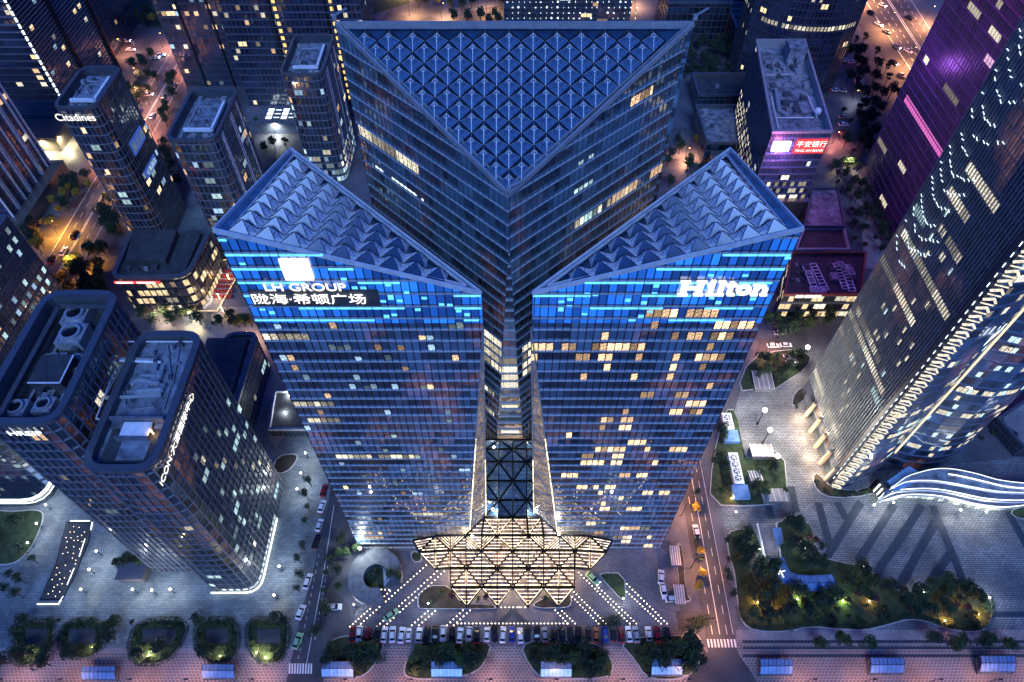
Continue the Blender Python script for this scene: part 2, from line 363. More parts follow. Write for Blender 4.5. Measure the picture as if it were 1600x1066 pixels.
# ---------------------------------------------------------------- towers
def clip(poly, ax, c):
    """interval of the other axis where a convex polygon meets the line axis == c"""
    r = []
    n = len(poly)
    for i in range(n):
        a, b = poly[i], poly[(i + 1) % n]
        if (a[ax] - c) * (b[ax] - c) <= 0 and abs(a[ax] - b[ax]) > 1e-9:
            t = (c - a[ax]) / (b[ax] - a[ax]); r.append(a[1 - ax] + t * (b[1 - ax] - a[1 - ax]))
    return (min(r), max(r)) if len(r) >= 2 and max(r) - min(r) > .05 else None
WCACHE = {}
class Tower:
    def __init__(s, name, label, cat, loc, gm, mm='metal', bm=None, group=None, wall='curtain_wall'):
        s.o = thing(name, label, cat, loc, group); s.g = MB(); s.m = MB(); s.b = MB(); s.gm, s.mm, s.bm = gm, mm, bm or mm
        s.k = 0; s.lits = []; s.wall = wall
    def facade(s, O, U, poly, bay=1.5, fl=3.5, mw=.14, md=.18, bw=.3, bd=.22, V=Z3, glass=True, every=1, bevery=1):
        O, U, V = Vector(O), Vector(U).normalized(), Vector(V).normalized(); N = U.cross(V).normalized(); s.k += 17
        P = lambda u, v: O + U * u + V * v
        if glass: s.g.face([P(u, v) for u, v in poly], [(u / bay + s.k, v / fl + 40) for u, v in poly])
        us = [p[0] for p in poly]; vs = [p[1] for p in poly]
        if mw:
            i = math.ceil(min(us) / bay)
            while i * bay <= max(us) + 1e-6:
                if i % every == 0:
                    c = clip(poly, 0, min(max(i * bay, min(us) + .02), max(us) - .02))
                    if c: s.m.strip(P(i * bay, c[0]), P(i * bay, c[1]), N, mw, md)
                i += 1
        if bw:
            j = math.ceil(min(vs) / fl)
            while j * fl <= max(vs):
                if j % bevery == 0:
                    c = clip(poly, 1, j * fl)
                    if c: s.b.strip(P(c[0], j * fl), P(c[1], j * fl), N, bw, bd)
                j += 1
        return O, U, N
    def lit(s, O, U, N, u0, u1, v0, v1, mat, V=Z3):
        s.lits.append((Vector(O), Vector(U), Vector(N), u0, u1, v0, v1, mat, Vector(V)))
    def finish(s, cap=95):
        if s.g.f: s.g.build(s.wall, M[s.gm], s.o)
        if s.m.f: s.m.build('mullions', M[s.mm], s.o)
        if s.b.f: s.b.build('floor_bands', M[s.bm], s.o)
        def score(l):
            c = l[0] + l[1] * (l[3] + l[4]) / 2 + l[8] * (l[5] + l[6]) / 2
            return -(l[4] - l[3]) * (l[6] - l[5]) / (c - Vector((0, 0, CAM_H))).length_squared
        s.lits.sort(key=score); base = OFF[s.o.name]; rest = {}
        for n, (O, U, N, u0, u1, v0, v1, mat, V) in enumerate(s.lits):
            c = O + U * (u0 + u1) / 2 + V * (v0 + v1) / 2 + N * .05
            a, h = U * (u1 - u0) / 2, V * (v1 - v0) / 2
            if n < cap:
                key = (round(U.x, 3), round(U.y, 3), round(u1 - u0, 2), round(v1 - v0, 2), mat, round(V.x, 2), round(V.y, 2))
                if key not in WCACHE:
                    mb = MB(); mb.face([-a - h, a - h, a + h, -a + h]); WCACHE[key] = mb.mesh('lit_window', M[mat])
                w = bpy.data.objects.new('lit_window', WCACHE[key]); COL.objects.link(w); w.parent = s.o; w.location = c - base
            else: rest.setdefault(mat, MB()).face([c - a - h, c + a - h, c + a + h, c - a + h])
        for mat, mb in rest.items():
            w = mb.build('lit_window_rows', M[mat], s.o); w['kind'] = 'stuff'
def offset_poly(pts, d):
    n = len(pts); out = []
    for i in range(n):
        p0, p, p1 = pts[i - 1], pts[i], pts[(i + 1) % n]
        a = (p - p0).normalized(); b = (p1 - p).normalized()
        na, nb = Vector((-a.y, a.x, 0)), Vector((-b.y, b.x, 0)); k = na + nb
        k = k / max(.2, k.dot(na)) if k.length > 1e-6 else na
        out.append(p + k * d)
    return out
def round_poly(pts, r, seg=4):
    n = len(pts); out = []
    for i in range(n):
        p0, p, p1 = pts[i - 1], pts[i], pts[(i + 1) % n]
        rr = r[i] if isinstance(r, (list, tuple)) else r
        if rr <= 0: out.append(p); continue
        a = (p0 - p).normalized(); b = (p1 - p).normalized()
        for k in range(seg + 1):
            t = k / seg; q = p + a * rr * (1 - t) ** 2 + b * rr * t ** 2
            out.append(q)
    return out
def P2(p): return Vector((p.x, p.y, 0))
def prism_tower(name, label, cat, pts, h, gm, mm='metal', bm=None, bay=1.5, fl=3.6, r=0, recess=1.2, cw=.7, z0=0, deck='roofgrey', cop='metal',
                litp=0., lit_mats=('warm',), mw=.14, md=.18, bw=.3, bd=.22, group=None, runs=2, rows=None, inner=None, visible=None, roof=True, bevery=1, every=1):
    pts = [P2(p) for p in pts]; q = round_poly(pts, r) if r else pts
    c = sum(pts, Vector()) / len(pts)
    T = Tower(name, label, cat, (c.x, c.y, z0), gm, mm, bm, group); rr = random.Random(len(name) * 7 + int(h * 10) + int(abs(c.x)))
    n = len(q); T.walls = []
    for i in range(n):
        a, b = q[i], q[(i + 1) % n]; L = (b - a).length
        if L < .05: continue
        k = max(1, round(L / bay)); bb = L / k; U = (b - a).normalized(); N = U.cross(Z3)
        mid = (a + b) / 2; vis = N.dot(Vector((0, 0, 0)) - mid) > 0
        O, U, N = T.facade(a, U, [(0, z0), (L, z0), (L, h), (0, h)], bb, fl, mw if vis else 0, md, bw if vis else 0, bd, every=every, bevery=bevery)
        T.walls.append((O, U, N, L, bb))
        if vis and litp:
            for j in range(int(z0 / fl), int(h / fl)):
                p = litp * (3.0 if rr.random() < .18 else .6); i0 = 0
                if rows and j in rows: p = .85
                while i0 < k:
                    if rr.random() < p:
                        w = min(k - i0, rr.randint(1, runs if L > 6 else 1)); mt = rr.choice(lit_mats)
                        T.lit(O, U, N, i0 * bb + .1, (i0 + w) * bb - .1, j * fl + fl * .28, j * fl + fl * .92, mt); i0 += w
                    i0 += 1
    if roof:
        out = offset_poly(q, -.25); inn = offset_poly(q, cw); cp = MB(); zt = h + .9; n = len(q)
        for i in range(n):
            j = (i + 1) % n
            e = lambda P, z: P + Vector((0, 0, z))
            cp.face([e(out[i], zt), e(out[j], zt), e(inn[j], zt), e(inn[i], zt)])
            cp.face([e(out[i], h - .3), e(out[j], h - .3), e(out[j], zt), e(out[i], zt)])
            cp.face([e(inn[j], h - recess), e(inn[i], h - recess), e(inn[i], zt), e(inn[j], zt)])
        cp.build('parapet', M[cop], T.o)
        d = MB(); d.face([p + Vector((0, 0, h - recess)) for p in offset_poly(q, cw * .5)]); d.build('roof_deck', M[deck], T.o)
    T.q = q; T.h = h; T.z = h - recess; T.c = c
    return T
def sign_text(parent, txt, c, U, V, size, mat='sign', ext=.08, bold=.0, name='sign_lettering', glow=None, sx=1.0):
    cu = bpy.data.curves.new(name, 'FONT'); cu.body = txt; cu.size = size; cu.extrude = ext / 2; cu.offset = bold; cu.align_x = 'CENTER'; cu.align_y = 'CENTER'
    t = bpy.data.objects.new('tmp', cu); COL.objects.link(t)
    bpy.context.view_layer.update()
    me = bpy.data.meshes.new_from_object(t.evaluated_get(bpy.context.evaluated_depsgraph_get()))
    bpy.data.objects.remove(t)
    U, V = Vector(U).normalized(), Vector(V).normalized(); N = U.cross(V)
    off = OFF.get(parent.name, Vector()); c = Vector(c) - off
    for v in me.vertices: v.co = c + U * v.co.x * sx + V * v.co.y + N * (v.co.z + .3)
    me.materials.clear(); me.materials.append(M[mat])
    o = bpy.data.objects.new(name, me); COL.objects.link(o); o.parent = parent; return o

# --- roof equipment: parts of the tower they are bolted to
def fan_unit(T, c, s, h, mat='ltmetal'):
    b = MB(); b.box(c, s, s, h); top = Vector(c) + Vector((0, 0, h)); b.ring(top, s * .30, s * .40, s * .14)
    for k in range(4):
        b.box(top + Vector((math.cos(k * 1.57 + .78) * s * .55, math.sin(k * 1.57 + .78) * s * .55, -.3)), s * .12, s * .12, .6)
    o = b.build('cooling_tower', M[mat], T.o)
    f = MB(); f.tube(top + Vector((0, 0, .05)), top + Vector((0, 0, .12)), s * .3, n=14, mi=0)
    for k in range(5):
        a = k * 2 * math.pi / 5; d = Vector((math.cos(a), math.sin(a), 0))
        f.beam(top + Vector((0, 0, .3)), top + d * s * .27 + Vector((0, 0, .35)), s * .08, .05)
    f.tube(top, top + Vector((0, 0, .7)), s * .06)
    f.build('fan', M['dkmetal'], o); return o
def small_units(T, c0, c1, z, n, rr, mat='ltmetal', smin=.8, smax=2.4):
    for k in range(n):
        x, y = rr.uniform(c0[0], c1[0]), rr.uniform(c0[1], c1[1]); s = rr.uniform(smin, smax); h = rr.uniform(.6, 1.8)
        b = MB(); b.box((x, y, z), s, s * rr.uniform(.6, 1.5), h)
        if rr.random() < .6: b.ring((x, y, z + h), s * .2, s * .32, .3, 10)
        for q in (-.3, .3): b.box((x + q * s, y, z + h), .12, s * .5, .25)
        b.build('roof_unit', M[mat if rr.random() < .6 else 'metal'], T.o)
def duct(T, pts, r, mat='ltmetal', name='roof_duct', round_=True):
    b = MB()
    for p, q in zip(pts, pts[1:]):
        if round_: b.tube(p, q, r, n=8)
        else: b.beam(p, q, r * 2, r * 1.6)
    for p in pts: b.ball(p, r * 1.05, 6, 4)
    return b.build(name, M[mat], T.o)
def roof_box(T, c, sx, sy, sz, mat='concrete', name='stair_house'):
    b = MB(); b.box(c, sx, sy, sz); b.box((c[0], c[1], c[2] + sz), sx + .3, sy + .3, .25)
    b.box((c[0], c[1] - sy / 2 - .03, c[2]), 1.0, .08, 2.0, mi=1)
    return b.build(name, [M[mat], M['dkmetal']], T.o)

# =============================================================== the three crystal towers
def W(x, y, z): return Vector((x, y, z))
def ridge_beam(mb, p, q, w=.5, h=.5): mb.beam(p, q, w, h)
def plane_z(a, b, c):
    n = (b - a).cross(c - a)
    return lambda x, y: a.z - (n.x * (x - a.x) + n.y * (y - a.y)) / n.z
YF = 85.0
def twin(sgn, A, B, C, P1, P2_, name, label):
    """right-triangular plan: front facade in the plane y = 85, outer wall straight back, slanting wall to the middle gap"""
    base = W((A.x + B.x) / 2, YF + 12, 0)
    T = Tower(name, label, 'skyscraper', base, 'g_twin', 'dkmetal', 'bandl')
    G = lambda p: W(p.x, p.y, 0)
    zc = 114.0                                   # the bright crown starts here
    def zat(x): return A.z + (B.z - A.z) * (x - A.x) / (B.x - A.x)
    zb0 = 113.0                                  # where the cut corner closes
    fl, bay = 3.5, 1.55
    def ftop(u0x, ux, poly_x):                   # world (x,z) polygon -> facade coords
        return [(abs(x - u0x), z) for x, z in poly_x]
    left_x = min(A.x, B.x)
    # front facade, lower part and crown
    low = [(A.x, 0), (P1.x, 0), (B.x, zb0), (B.x, zc), (A.x, zc)]
    crown = [(A.x, zc), (B.x, zc), (B.x, B.z), (A.x, A.z)]
    if sgn > 0: low, crown = [(x, z) for x, z in low[::-1]], [(x, z) for x, z in crown[::-1]]
    O = W(left_x, YF, 0); U = W(1, 0, 0)
    F = T.facade(O, U, [(x - left_x, z) for x, z in low], bay, fl, .17, .14, .20, .22)
    T.F = F; T.left_x = left_x; T.fl = fl; T.bay = bay
    gb = T.g; T.g = MB()
    T.facade(O, U, [(x - left_x, z) for x, z in crown], bay, fl, .17, .14, .26, .22)
    T.g.build('crown_curtain_wall', M['g_crown'], T.o); T.g = gb
    # outer wall
    D = 0
    if sgn < 0:   # left tower: outer wall faces -x, running from back to front
        Lw = C.y - YF
        T.facade(G(C), W(0, -1, 0), [(0, 0), (Lw, 0), (Lw, A.z), (0, C.z)], bay, fl, .16, .12, .20, .2)
        hyp = (G(C) - G(P2_)); Lh = hyp.length
        T.facade(G(P2_), hyp, [(0, 0), (Lh, 0), (Lh, C.z), (-(W(B.x, B.y, 0) - G(P2_)).length, B.z), (-(W(B.x, B.y, 0) - G(P2_)).length, zb0)], bay, fl, .16, .12, .20, .2)
    else:
        Lw = C.y - YF
        T.facade(W(A.x, YF, 0), W(0, 1, 0), [(0, 0), (Lw, 0), (Lw, C.z), (0, A.z)], bay, fl, .16, .12, .20, .2)
        hyp = (G(P2_) - G(C)); Lh = hyp.length; e = (W(B.x, B.y, 0) - G(P2_)).length
        T.facade(G(C), hyp, [(0, 0), (Lh, 0), (Lh + e, zb0), (Lh + e, B.z), (0, C.z)], bay, fl, .16, .12, .20, .2)
    # cut corner: triangulated, lit glass
    sd = MB(); fr = MB(); top = W(B.x, YF, zb0); nrow = 9
    q1 = [G(P1).lerp(top, (k / nrow)) for k in range(nrow + 1)]; q2 = [G(P2_).lerp(top, (k / nrow)) for k in range(nrow + 1)]
    Nn = (G(P2_) - G(P1)).cross(top - G(P1)).normalized() * (-sgn)
    if Nn.y > 0: Nn = -Nn
    for k in range(nrow):
        f = [q1[k], q2[k], q2[k + 1], q1[k + 1]]
        sd.face(f if sgn < 0 else f[::-1])
        a, b = (q1[k], q2[k + 1]) if k % 2 else (q2[k], q1[k + 1])
        for p, q in ((a, b), (q1[k], q2[k])): fr.beam(p + Nn * .15, q + Nn * .15, .22, .25, Nn)
        for t in (.25, .5, .75):
            fr.beam(q1[k].lerp(q1[k + 1], t) + Nn * .1, q2[k].lerp(q2[k + 1], t) + Nn * .1, .08, .1, Nn)
    for q in (q1, q2): fr.beam(q[0] + Nn * .15, q[-1] + Nn * .15, .25, .3, Nn)
    sd.build('corner_glazing', M['sideglass'], T.o); fr.build('corner_lattice', M['ltmetal'], T.o)
    el = MB(); el.beam(q1[0] + Nn * .35, q1[0].lerp(q1[-1], .62) + Nn * .35, .16, .16, Nn); el.beam(q2[0] + Nn * .35, q2[0].lerp(q2[-1], .5) + Nn * .35, .12, .12, Nn); el.build('corner_edge_light', M['strip'], T.o)
    # roof
    zf = plane_z(A, B, C)
    deck = MB(); tri = [A, B, C] if (B - A).cross(C - A).z > 0 else [A, C, B]
    deck.face([p - W(0, 0, .6) for p in tri]); deck.build('roof_deck', M['skyl2'], T.o)
    rim = MB(); rim2 = MB()
    cen = (A + B + C) / 3
    for p, q in ((A, B), (B, C), (C, A)):
        ins = lambda r, d: r + (cen - r).normalized() * d
        rim.beam(p + W(0, 0, .3), q + W(0, 0, .3), .4, .9)
        rim.beam(ins(p, 3.2) + W(0, 0, .3), ins(q, 3.2) + W(0, 0, .3), .3, .5)
    rim.build('roof_rim', M['rim'], T.o)
    wk = MB()
    for p, q in ((B, C), (C, A)):
        i1, i2 = p + (cen - p).normalized() * 2.8, q + (cen - q).normalized() * 2.8
        f = [p + W(0, 0, .05), q + W(0, 0, .05), i2 + W(0, 0, .05), i1 + W(0, 0, .05)]
        wk.face(f)
    wk.build('roof_walkway', M['skyl'], T.o)
    # saw-tooth skylights, one pyramid each
    s = 4.05; ins = 2.2; dxs = (B.x - A.x)
    tx, ty = (zf(1, 0) - zf(0, 0)), (zf(0, 1) - zf(0, 0))
    mb = MB(); bs = [W(0, 0, 0), W(s, 0, s * tx), W(s, s, s * (tx + ty)), W(0, s, s * ty)]
    ax_ = .72 if sgn < 0 else .28; ap = W(s * ax_, s * .5, s * (ax_ * tx + .5 * ty) + 3.0)
    for k, mi in ((0, 0), (1, 1 if sgn < 0 else 2), (2, 0), (3, 2 if sgn < 0 else 1)):
        mb.face([bs[k], bs[(k + 1) % 4], ap], mi=mi)
        mb.beam(bs[k], ap, .09, .09, mi=4)
    for k in (1, 3):
        a, b = bs[k], bs[(k + 1) % 4]
        for t in (.33, .66): mb.beam(a.lerp(b, t), a.lerp(ap, .5) if t < .5 else b.lerp(ap, .5), .07, .07, mi=4)
        mb.beam(a.lerp(ap, .5), b.lerp(ap, .5), .07, .07, mi=4)
    me = mb.mesh('roof_skylight', [M['skyl3'], M['pale'], M['pale'], M['ltmetal'], M['dkmetal']])
    off = OFF[T.o.name]; nx = 11
    for i in range(nx):
        for j in range(nx):
            x0 = A.x - sgn * (1.1 + i * s) ; x0 = x0 if sgn < 0 else x0 - s
            y0 = YF + .8 + j * s
            ok = True
            for (x, y) in ((x0, y0), (x0 + s, y0), (x0 + s, y0 + s), (x0, y0 + s)):
                u = abs(x - A.x); v = y - YF
                if u / abs(B.x - A.x) + v / (C.y - YF) > 1.0: ok = False
            if not ok: continue
            o = bpy.data.objects.new('roof_skylight', me); COL.objects.link(o); o.parent = T.o
            o.location = W(x0, y0, zf(x0, y0) - .35) - off
    return T
A1, B1 = atY(335, 362, YF), atY(752, 460, YF); C1 = at(455, 235, 122)
A2, B2 = atY(1253, 360, YF), atY(832, 460, YF); C2 = at(1140, 235, 122)
TL = twin(-1, A1, B1, C1, atY(731, 852, YF), W(-8.6, 88.0, 0), 'crystal_tower', 'left twin glass tower with blue lit crown and a white square above its rooftop lettering')
TR = twin(1, A2, B2, C2, atY(875, 852, YF), W(7.4, 88.0, 0), 'crystal_tower', 'right twin glass tower with blue lit crown, many warm rooms and glowing serif lettering')
def cells(T, items, mat, h=.48, w=None):
    O, U, N = T.F
    for it in items:
        x0, x1, y = it
        a, b = atY(x0, y, YF), atY(x1, y, YF); j = math.floor(a.z / T.fl)
        if a.x < T.left_x + .3 or b.x > T.left_x + 43.2: continue
        i0 = math.floor((a.x - T.left_x) / T.bay); i1 = max(i0 + 1, round((b.x - T.left_x) / T.bay))
        while i0 < i1:
            k = min(i1 - i0, R.choice((1, 1, 2)))
            if R.random() < .16: i0 += k; continue
            T.lit(O, U, N, i0 * T.bay + .12, (i0 + k) * T.bay - .12, j * T.fl + .35, j * T.fl + T.fl * (.35 + h) - .3, mat); i0 += k
warm = [(836, 868, 535), (878, 905, 535), (917, 945, 535), (954, 988, 535), (994, 1047, 535), (836, 845, 549), (855, 868, 549), (878, 888, 549), (910, 918, 549),
        (1054, 1070, 549), (1121, 1175, 502), (1114, 1168, 520), (1084, 1107, 520), (1103, 1128, 549), (1136, 1167, 549), (1094, 1127, 563), (1097, 1120, 578), (1090, 1112, 592),
        (1087, 1112, 603), (1080, 1107, 625), (1079, 1104, 640), (1060, 1071, 617), (1060, 1068, 640), (1085, 1120, 480), (1026, 1060, 483), (1010, 1050, 484)]
z5 = [(1225, 632), (1385, 632), (1545, 678), (1540, 715), (1375, 715), (1430, 790), (1575, 792), (1560, 858), (1340, 850), (1335, 890), (1255, 888), (1160, 952), (1240, 955), (1340, 925), (1090, 1010), (1300, 1025), (1300, 1050), (1430, 1055), (1210, 1050)]
warm += [(530 + x / 2.961 - 6, 530 + x / 2.961 + 6, 350 + y / 2.961) for x, y in z5]
zb = [(1410, 15), (1195, 10), (1130, 40), (1265, 45), (1130, 68), (1190, 68), (1265, 70), (1045, 118), (1310, 120), (1380, 120), (1115, 165), (1180, 165), (1240, 168), (1415, 190), (1490, 190), (1285, 235), (1210, 270), (1420, 395), (1410, 435), (1300, 360), (1340, 372), (1290, 395), (1340, 397), (1300, 420), (1560, 190), (1180, 388)]
warm += [(530 + x / 2.913 - 5, 530 + x / 2.913 + 6, 700 + y / 2.913) for x, y in zb]
for k in range(48):
    x, y = R.uniform(850, 1180), R.uniform(500, 845)
    if x < 1205 - (y - 440) * .42 and (x > 930 or R.random() < .4): warm.append((x, x + R.choice((3, 4, 6, 10)), y))
cells(TR, warm, 'warm')
cells(TR, [(862, 950, 847), (985, 1035, 822), (960, 1000, 836)], 'cream', .45)
cells(TL, [(530, 685, 717), (466, 522, 632), (486, 530, 654), (415, 480, 527), (647, 698, 803)], 'cream', .35)
cells(TL, [(571, 581, 830), (590, 600, 830), (603, 612, 830), (575, 600, 838), (620, 632, 545), (500, 530, 610), (560, 572, 470), (672, 676, 605)], 'warm', .3)
for k in range(85): cells(TL, [(lambda x, y: (x, x + R.choice((3, 3, 5, 8)), y))(R.uniform(430 + max(0, 0), 735), R.uniform(500, 845))], R.choice(['warm', 'cool', 'signw', 'signw']), R.choice((.2, .35)))
# blue LED strips in the crowns
def crown(T, A, B):
    s1 = min(A.x, B.x); O, U, N = T.F
    zt = lambda x: A.z + (B.z - A.z) * (x - A.x) / (B.x - A.x)
    mb = MB()
    for j in range(33, 40):
        z = j * T.fl - .45
        x = s1
        while x < max(A.x, B.x) - 1.2:
            run = R.randint(1, 7) * T.bay
            run = min(run, max(A.x, B.x) - x)
            if z + .6 < zt(x + run / 2) and R.random() < .62: mb = MB(); mb.strip(W(x + .1, YF, z), W(x + run - .1, YF, z), N, .42, .25); mb.build('crown_led_strip', M['ledb'], T.o)
            x += run
    for k in range(26):
        x = R.uniform(s1 + 1, max(A.x, B.x) - 1); z = R.uniform(116, zt(x) - 3)
        i = math.floor((x - s1) / T.bay)
        mb = MB(); mb.strip(W(s1 + (i + .2) * T.bay, YF, z), W(s1 + (i + .85) * T.bay, YF, z), N, R.uniform(.35, .8), .12); mb.build('crown_led_panel', M['ledb'], T.o)
crown(TL, A1, B1); crown(TR, A2, B2)
# lettering
lg = MB(); c = atY(464, 419, YF); w = 2.55
lg.box((c.x, YF - .35, c.z - w), w * 2, .5, w * 2.0); lg.build('sign_square', M['sign'], TL.o)
bk = MB(); p_, q_ = atY(386, 451, YF), atY(596, 477, YF); bk.box(((p_.x + q_.x) / 2, YF - .22, q_.z), q_.x - p_.x, .1, p_.z - q_.z); bk.build('sign_backing', M['roofdark'], TL.o)
sign_text(TL.o, 'LH GROUP', atY(477, 446, YF) + W(0, -.3, 0), W(1, 0, 0), Z3, 2.75, 'sign', bold=.04, sx=1.12)
sign_text(TL.o, '陇海·希顿广场', atY(484, 465, YF) + W(0, -.3, 0), W(1, 0, 0), Z3, 3.0, 'sign', bold=.02, sx=1.14)
hl = MB(); c = atY(1124, 448, YF)
def bx(x0, x1, z0, z1): hl.box((c.x + (x0 + x1) / 2, YF - .45, c.z + z0), x1 - x0, .5, z1 - z0)
def stem(x, w, z0, z1, s0=.45, s1=.45): bx(x, x + w, z0, z1); bx(x - s0, x + w + s0, z0, z0 + .45) if s0 else None; bx(x - (s1 or 0), x + w, z1 - .45, z1) if s1 else None
k = -7.3
for sx_ in (-7.0, -4.1): bx(sx_, sx_ + 1.0, -1.9, 1.9); bx(sx_ - .4, sx_ + 1.4, -1.9, -1.45); bx(sx_ - .4, sx_ + 1.4, 1.45, 1.9)
bx(-6.1, -4.0, -.25, .25)
stem(-1.95, .85, -1.9, 1.0, .35, .4); bx(-1.95, -1.1, 1.35, 2.05)
stem(-.15, .85, -1.9, 1.95, .35, .4)
bx(1.55, 2.35, -1.6, 1.7); bx(1.0, 3.05, .55, 1.0); bx(1.75, 3.05, -1.9, -1.45)
def arc(cx, cz, r, a0, a1, th, n=12):
    for i in range(n):
        p = [W(c.x + cx + r * math.cos(t), YF - .45, c.z + cz + r * .95 * math.sin(t)) for t in (a0 + (a1 - a0) * i / n, a0 + (a1 - a0) * (i + 1) / n)]
        hl.beam(p[0], p[1], .5, th, Z3)
arc(4.45, -.42, 1.05, 0, 2 * math.pi, .7, 16)
stem(6.25, .8, -1.9, 1.0, .25, .3); arc(7.6, -.05, .72, 0, math.pi, .6, 8); stem(8.0, .8, -1.9, .1, .25, 0)
hl.build('sign_lettering', M['sign'], TR.o)
TL.finish(); TR.finish()

# center tower
AP = at(795, 307, 133.3); KL = at(525, 40, 148); KR = at(1083, 38, 148); KR.y = KL.y
CT = Tower('crystal_tower', 'triangular glass tower behind the twins, its sloping roof a field of glass pyramids', 'skyscraper', (AP.x, 118, 0), 'g_ctr', 'metal', 'bandl')
cw = 5.6; QL, QR = W(AP.x - cw, AP.y + cw, 0), W(AP.x + cw, AP.y + cw, 0); GL, GR = W(KL.x, KL.y, 0), W(KR.x, KR.y, 0); zt0 = 122
hl_ = (QL - GL); Lh = hl_.length; e = math.hypot(cw, cw)
FL_ = CT.facade(GL, hl_, [(0, 0), (Lh, 0), (Lh + e, zt0), (Lh + e, AP.z), (0, KL.z)], 1.5, 3.5, .13, .12, .20, .2)
hr_ = (GR - QR)
FR_ = CT.facade(QR, hr_, [(0, 0), (Lh, 0), (Lh, KR.z), (-e, AP.z), (-e, zt0)], 1.5, 3.5, .13, .12, .20, .2)
CT.facade(GR, (GL - GR), [(0, 0), ((GL - GR).length, 0), ((GL - GR).length, KL.z), (0, KR.z)], 1.5, 3.5, 0, 0, 0, 0)
tp = W(AP.x, AP.y, zt0)
mid = (QL + QR) / 2; Vd = tp - mid; hw = (QR - QL).length / 2; Lv = Vd.length
CT.facade(mid, W(1, 0, 0), [(-hw, 0), (hw, 0), (0, Lv)], 1.5, 3.7, .10, .12, .30, .25, V=Vd)
def band(F, u0, u1, z0, rows, mat, skip=.1):
    O, U, N = F
    for r in range(rows):
        u = u0
        while u < u1:
            if R.random() > skip: CT.lit(O, U, N, u + .1, u + 4.4, (z0 + r) * 3.5 + .6, (z0 + r) * 3.5 + 3.1, mat)
            u += 4.5
for r in range(18, 22):
    ww = hw * (1 - r * 3.7 / Lv) * .85; CT.lit(mid, W(1, 0, 0), W(1, 0, 0).cross(Vd.normalized()), -ww, ww, r * 3.7 + .5, r * 3.7 + 3.1, 'cream', Vd.normalized())
for r in (15, 11): ww = hw * (1 - r * 3.7 / Lv) * .7; CT.lit(mid, W(1, 0, 0), W(1, 0, 0).cross(Vd.normalized()), -ww, ww, r * 3.7 + 1.2, r * 3.7 + 2.6, 'cream', Vd.normalized())

def prow(F, x0, y0, x1, y1, mat, hh=2.4, skip=0., fl=3.5, w=4.5, T=None):
    O, U, N = F; U = Vector(U); ps = []
    for x, y in ((x0, y0), (x1, y1)):
        e = at(x, y, 0); o = W(0, 0, CAM_H); dr = e - o; t = (O - o).dot(N) / dr.dot(N); p = o + dr * t; ps.append(((p - O).dot(U), p.z))
    j = math.floor((ps[0][1] + ps[1][1]) / 2 / fl); u, u1 = sorted((ps[0][0], ps[1][0]))
    while u < u1:
        ww = min(w, u1 - u)
        if R.random() >= skip: (T or CT).lit(O, U, N, u + .1, u + ww - .1, j * fl + .6, j * fl + .6 + hh, mat)
        u += w
for k_ in range(4): prow(FL_, 755, 522 + k_ * 12, 784, 547 + k_ * 12, 'cream', 2.4, 0, w=3); prow(FR_, 816, 549 + k_ * 12, 833, 538 + k_ * 12, 'cream', 2.2, .1, w=2)
prow(FL_, 755, 603, 772, 616, 'cream', 2, 0, w=2); prow(FL_, 755, 629, 772, 643, 'cream', 2, 0, w=2)
prow(FL_, 562, 207, 656, 279, 'cream', 2.6); prow(FL_, 580, 252, 662, 312, 'signb', .5, .3, w=1.5)
prow(FR_, 905, 243, 940, 232, 'cool', .8, .3, w=1.5); prow(FR_, 898, 286, 935, 275, 'cool', 1.0, .2, w=1.5); prow(FR_, 985, 163, 1020, 140, 'warm', 2.0, .3, w=3)  # glowing panes stand in for white and warm reflections on this wall
prow(FR_, 905, 330, 1000, 285, 'cool', 2.2, .45, w=1.5); prow(FR_, 890, 352, 990, 305, 'cream', 2.2, .55, w=1.5); band(FR_, 24, 44, 32, 1, 'warm', .7)
band(FR_, 16, 26, 28, 1, 'cool', .3); band(FR_, 22, 30, 30, 1, 'cool', .5)
zf = plane_z(AP, KL, KR); tx = 0; ty = zf(0, 1) - zf(0, 0); cenr = (AP + KL + KR) / 3
dk = MB(); dk.face([AP - W(0, 0, .7), KR - W(0, 0, .7), KL - W(0, 0, .7)]); dk.build('roof_deck', M['skyl2'], CT.o)
rim = MB()
for p, q in ((AP, KL), (AP, KR), (KL, KR)):
    rim.beam(p + W(0, 0, .3), q + W(0, 0, .3), .45, 1.0); i1, i2 = p + (cenr - p).normalized() * 1.8, q + (cenr - q).normalized() * 1.8
    rim.beam(i1 + W(0, 0, .2), i2 + W(0, 0, .2), .2, .5)
rim.build('roof_rim', M['ltmetal'], CT.o)
wk = MB()
for p, q, d in ((AP, KL, 1.2), (KR, AP, 1.2), (KL, KR, 2.6)):
    i1, i2 = p + (cenr - p).normalized() * d, q + (cenr - q).normalized() * d; wk.face([p, q, i2, i1])
wk.build('roof_walkway', M['skyl'], CT.o)
a = (KR.x - KL.x) / 15.0 / 2   # half diagonal
mb = MB(); bs = [W(0, -a, -a * ty), W(a, 0, 0), W(0, a, a * ty), W(-a, 0, 0)]; ap = W(0, 0, 1.55)
for k in range(4):
    q0, q1 = bs[k], bs[(k + 1) % 4]
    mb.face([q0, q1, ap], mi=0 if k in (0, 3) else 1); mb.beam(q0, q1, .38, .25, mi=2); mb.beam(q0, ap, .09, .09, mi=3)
    m_ = q0.lerp(q1, .5); mb.beam(m_, ap, .05, .06, mi=2); mb.beam(q0.lerp(ap, .5), m_, .07, .06, mi=2); mb.beam(q1.lerp(ap, .5), m_, .05, .06, mi=2); mb.beam(q0.lerp(ap, .5), q1.lerp(ap, .5), .05, .06, mi=2)
mb.face([ap + (b - ap) * .26 + W(0, 0, .08) for b in bs], mi=4)
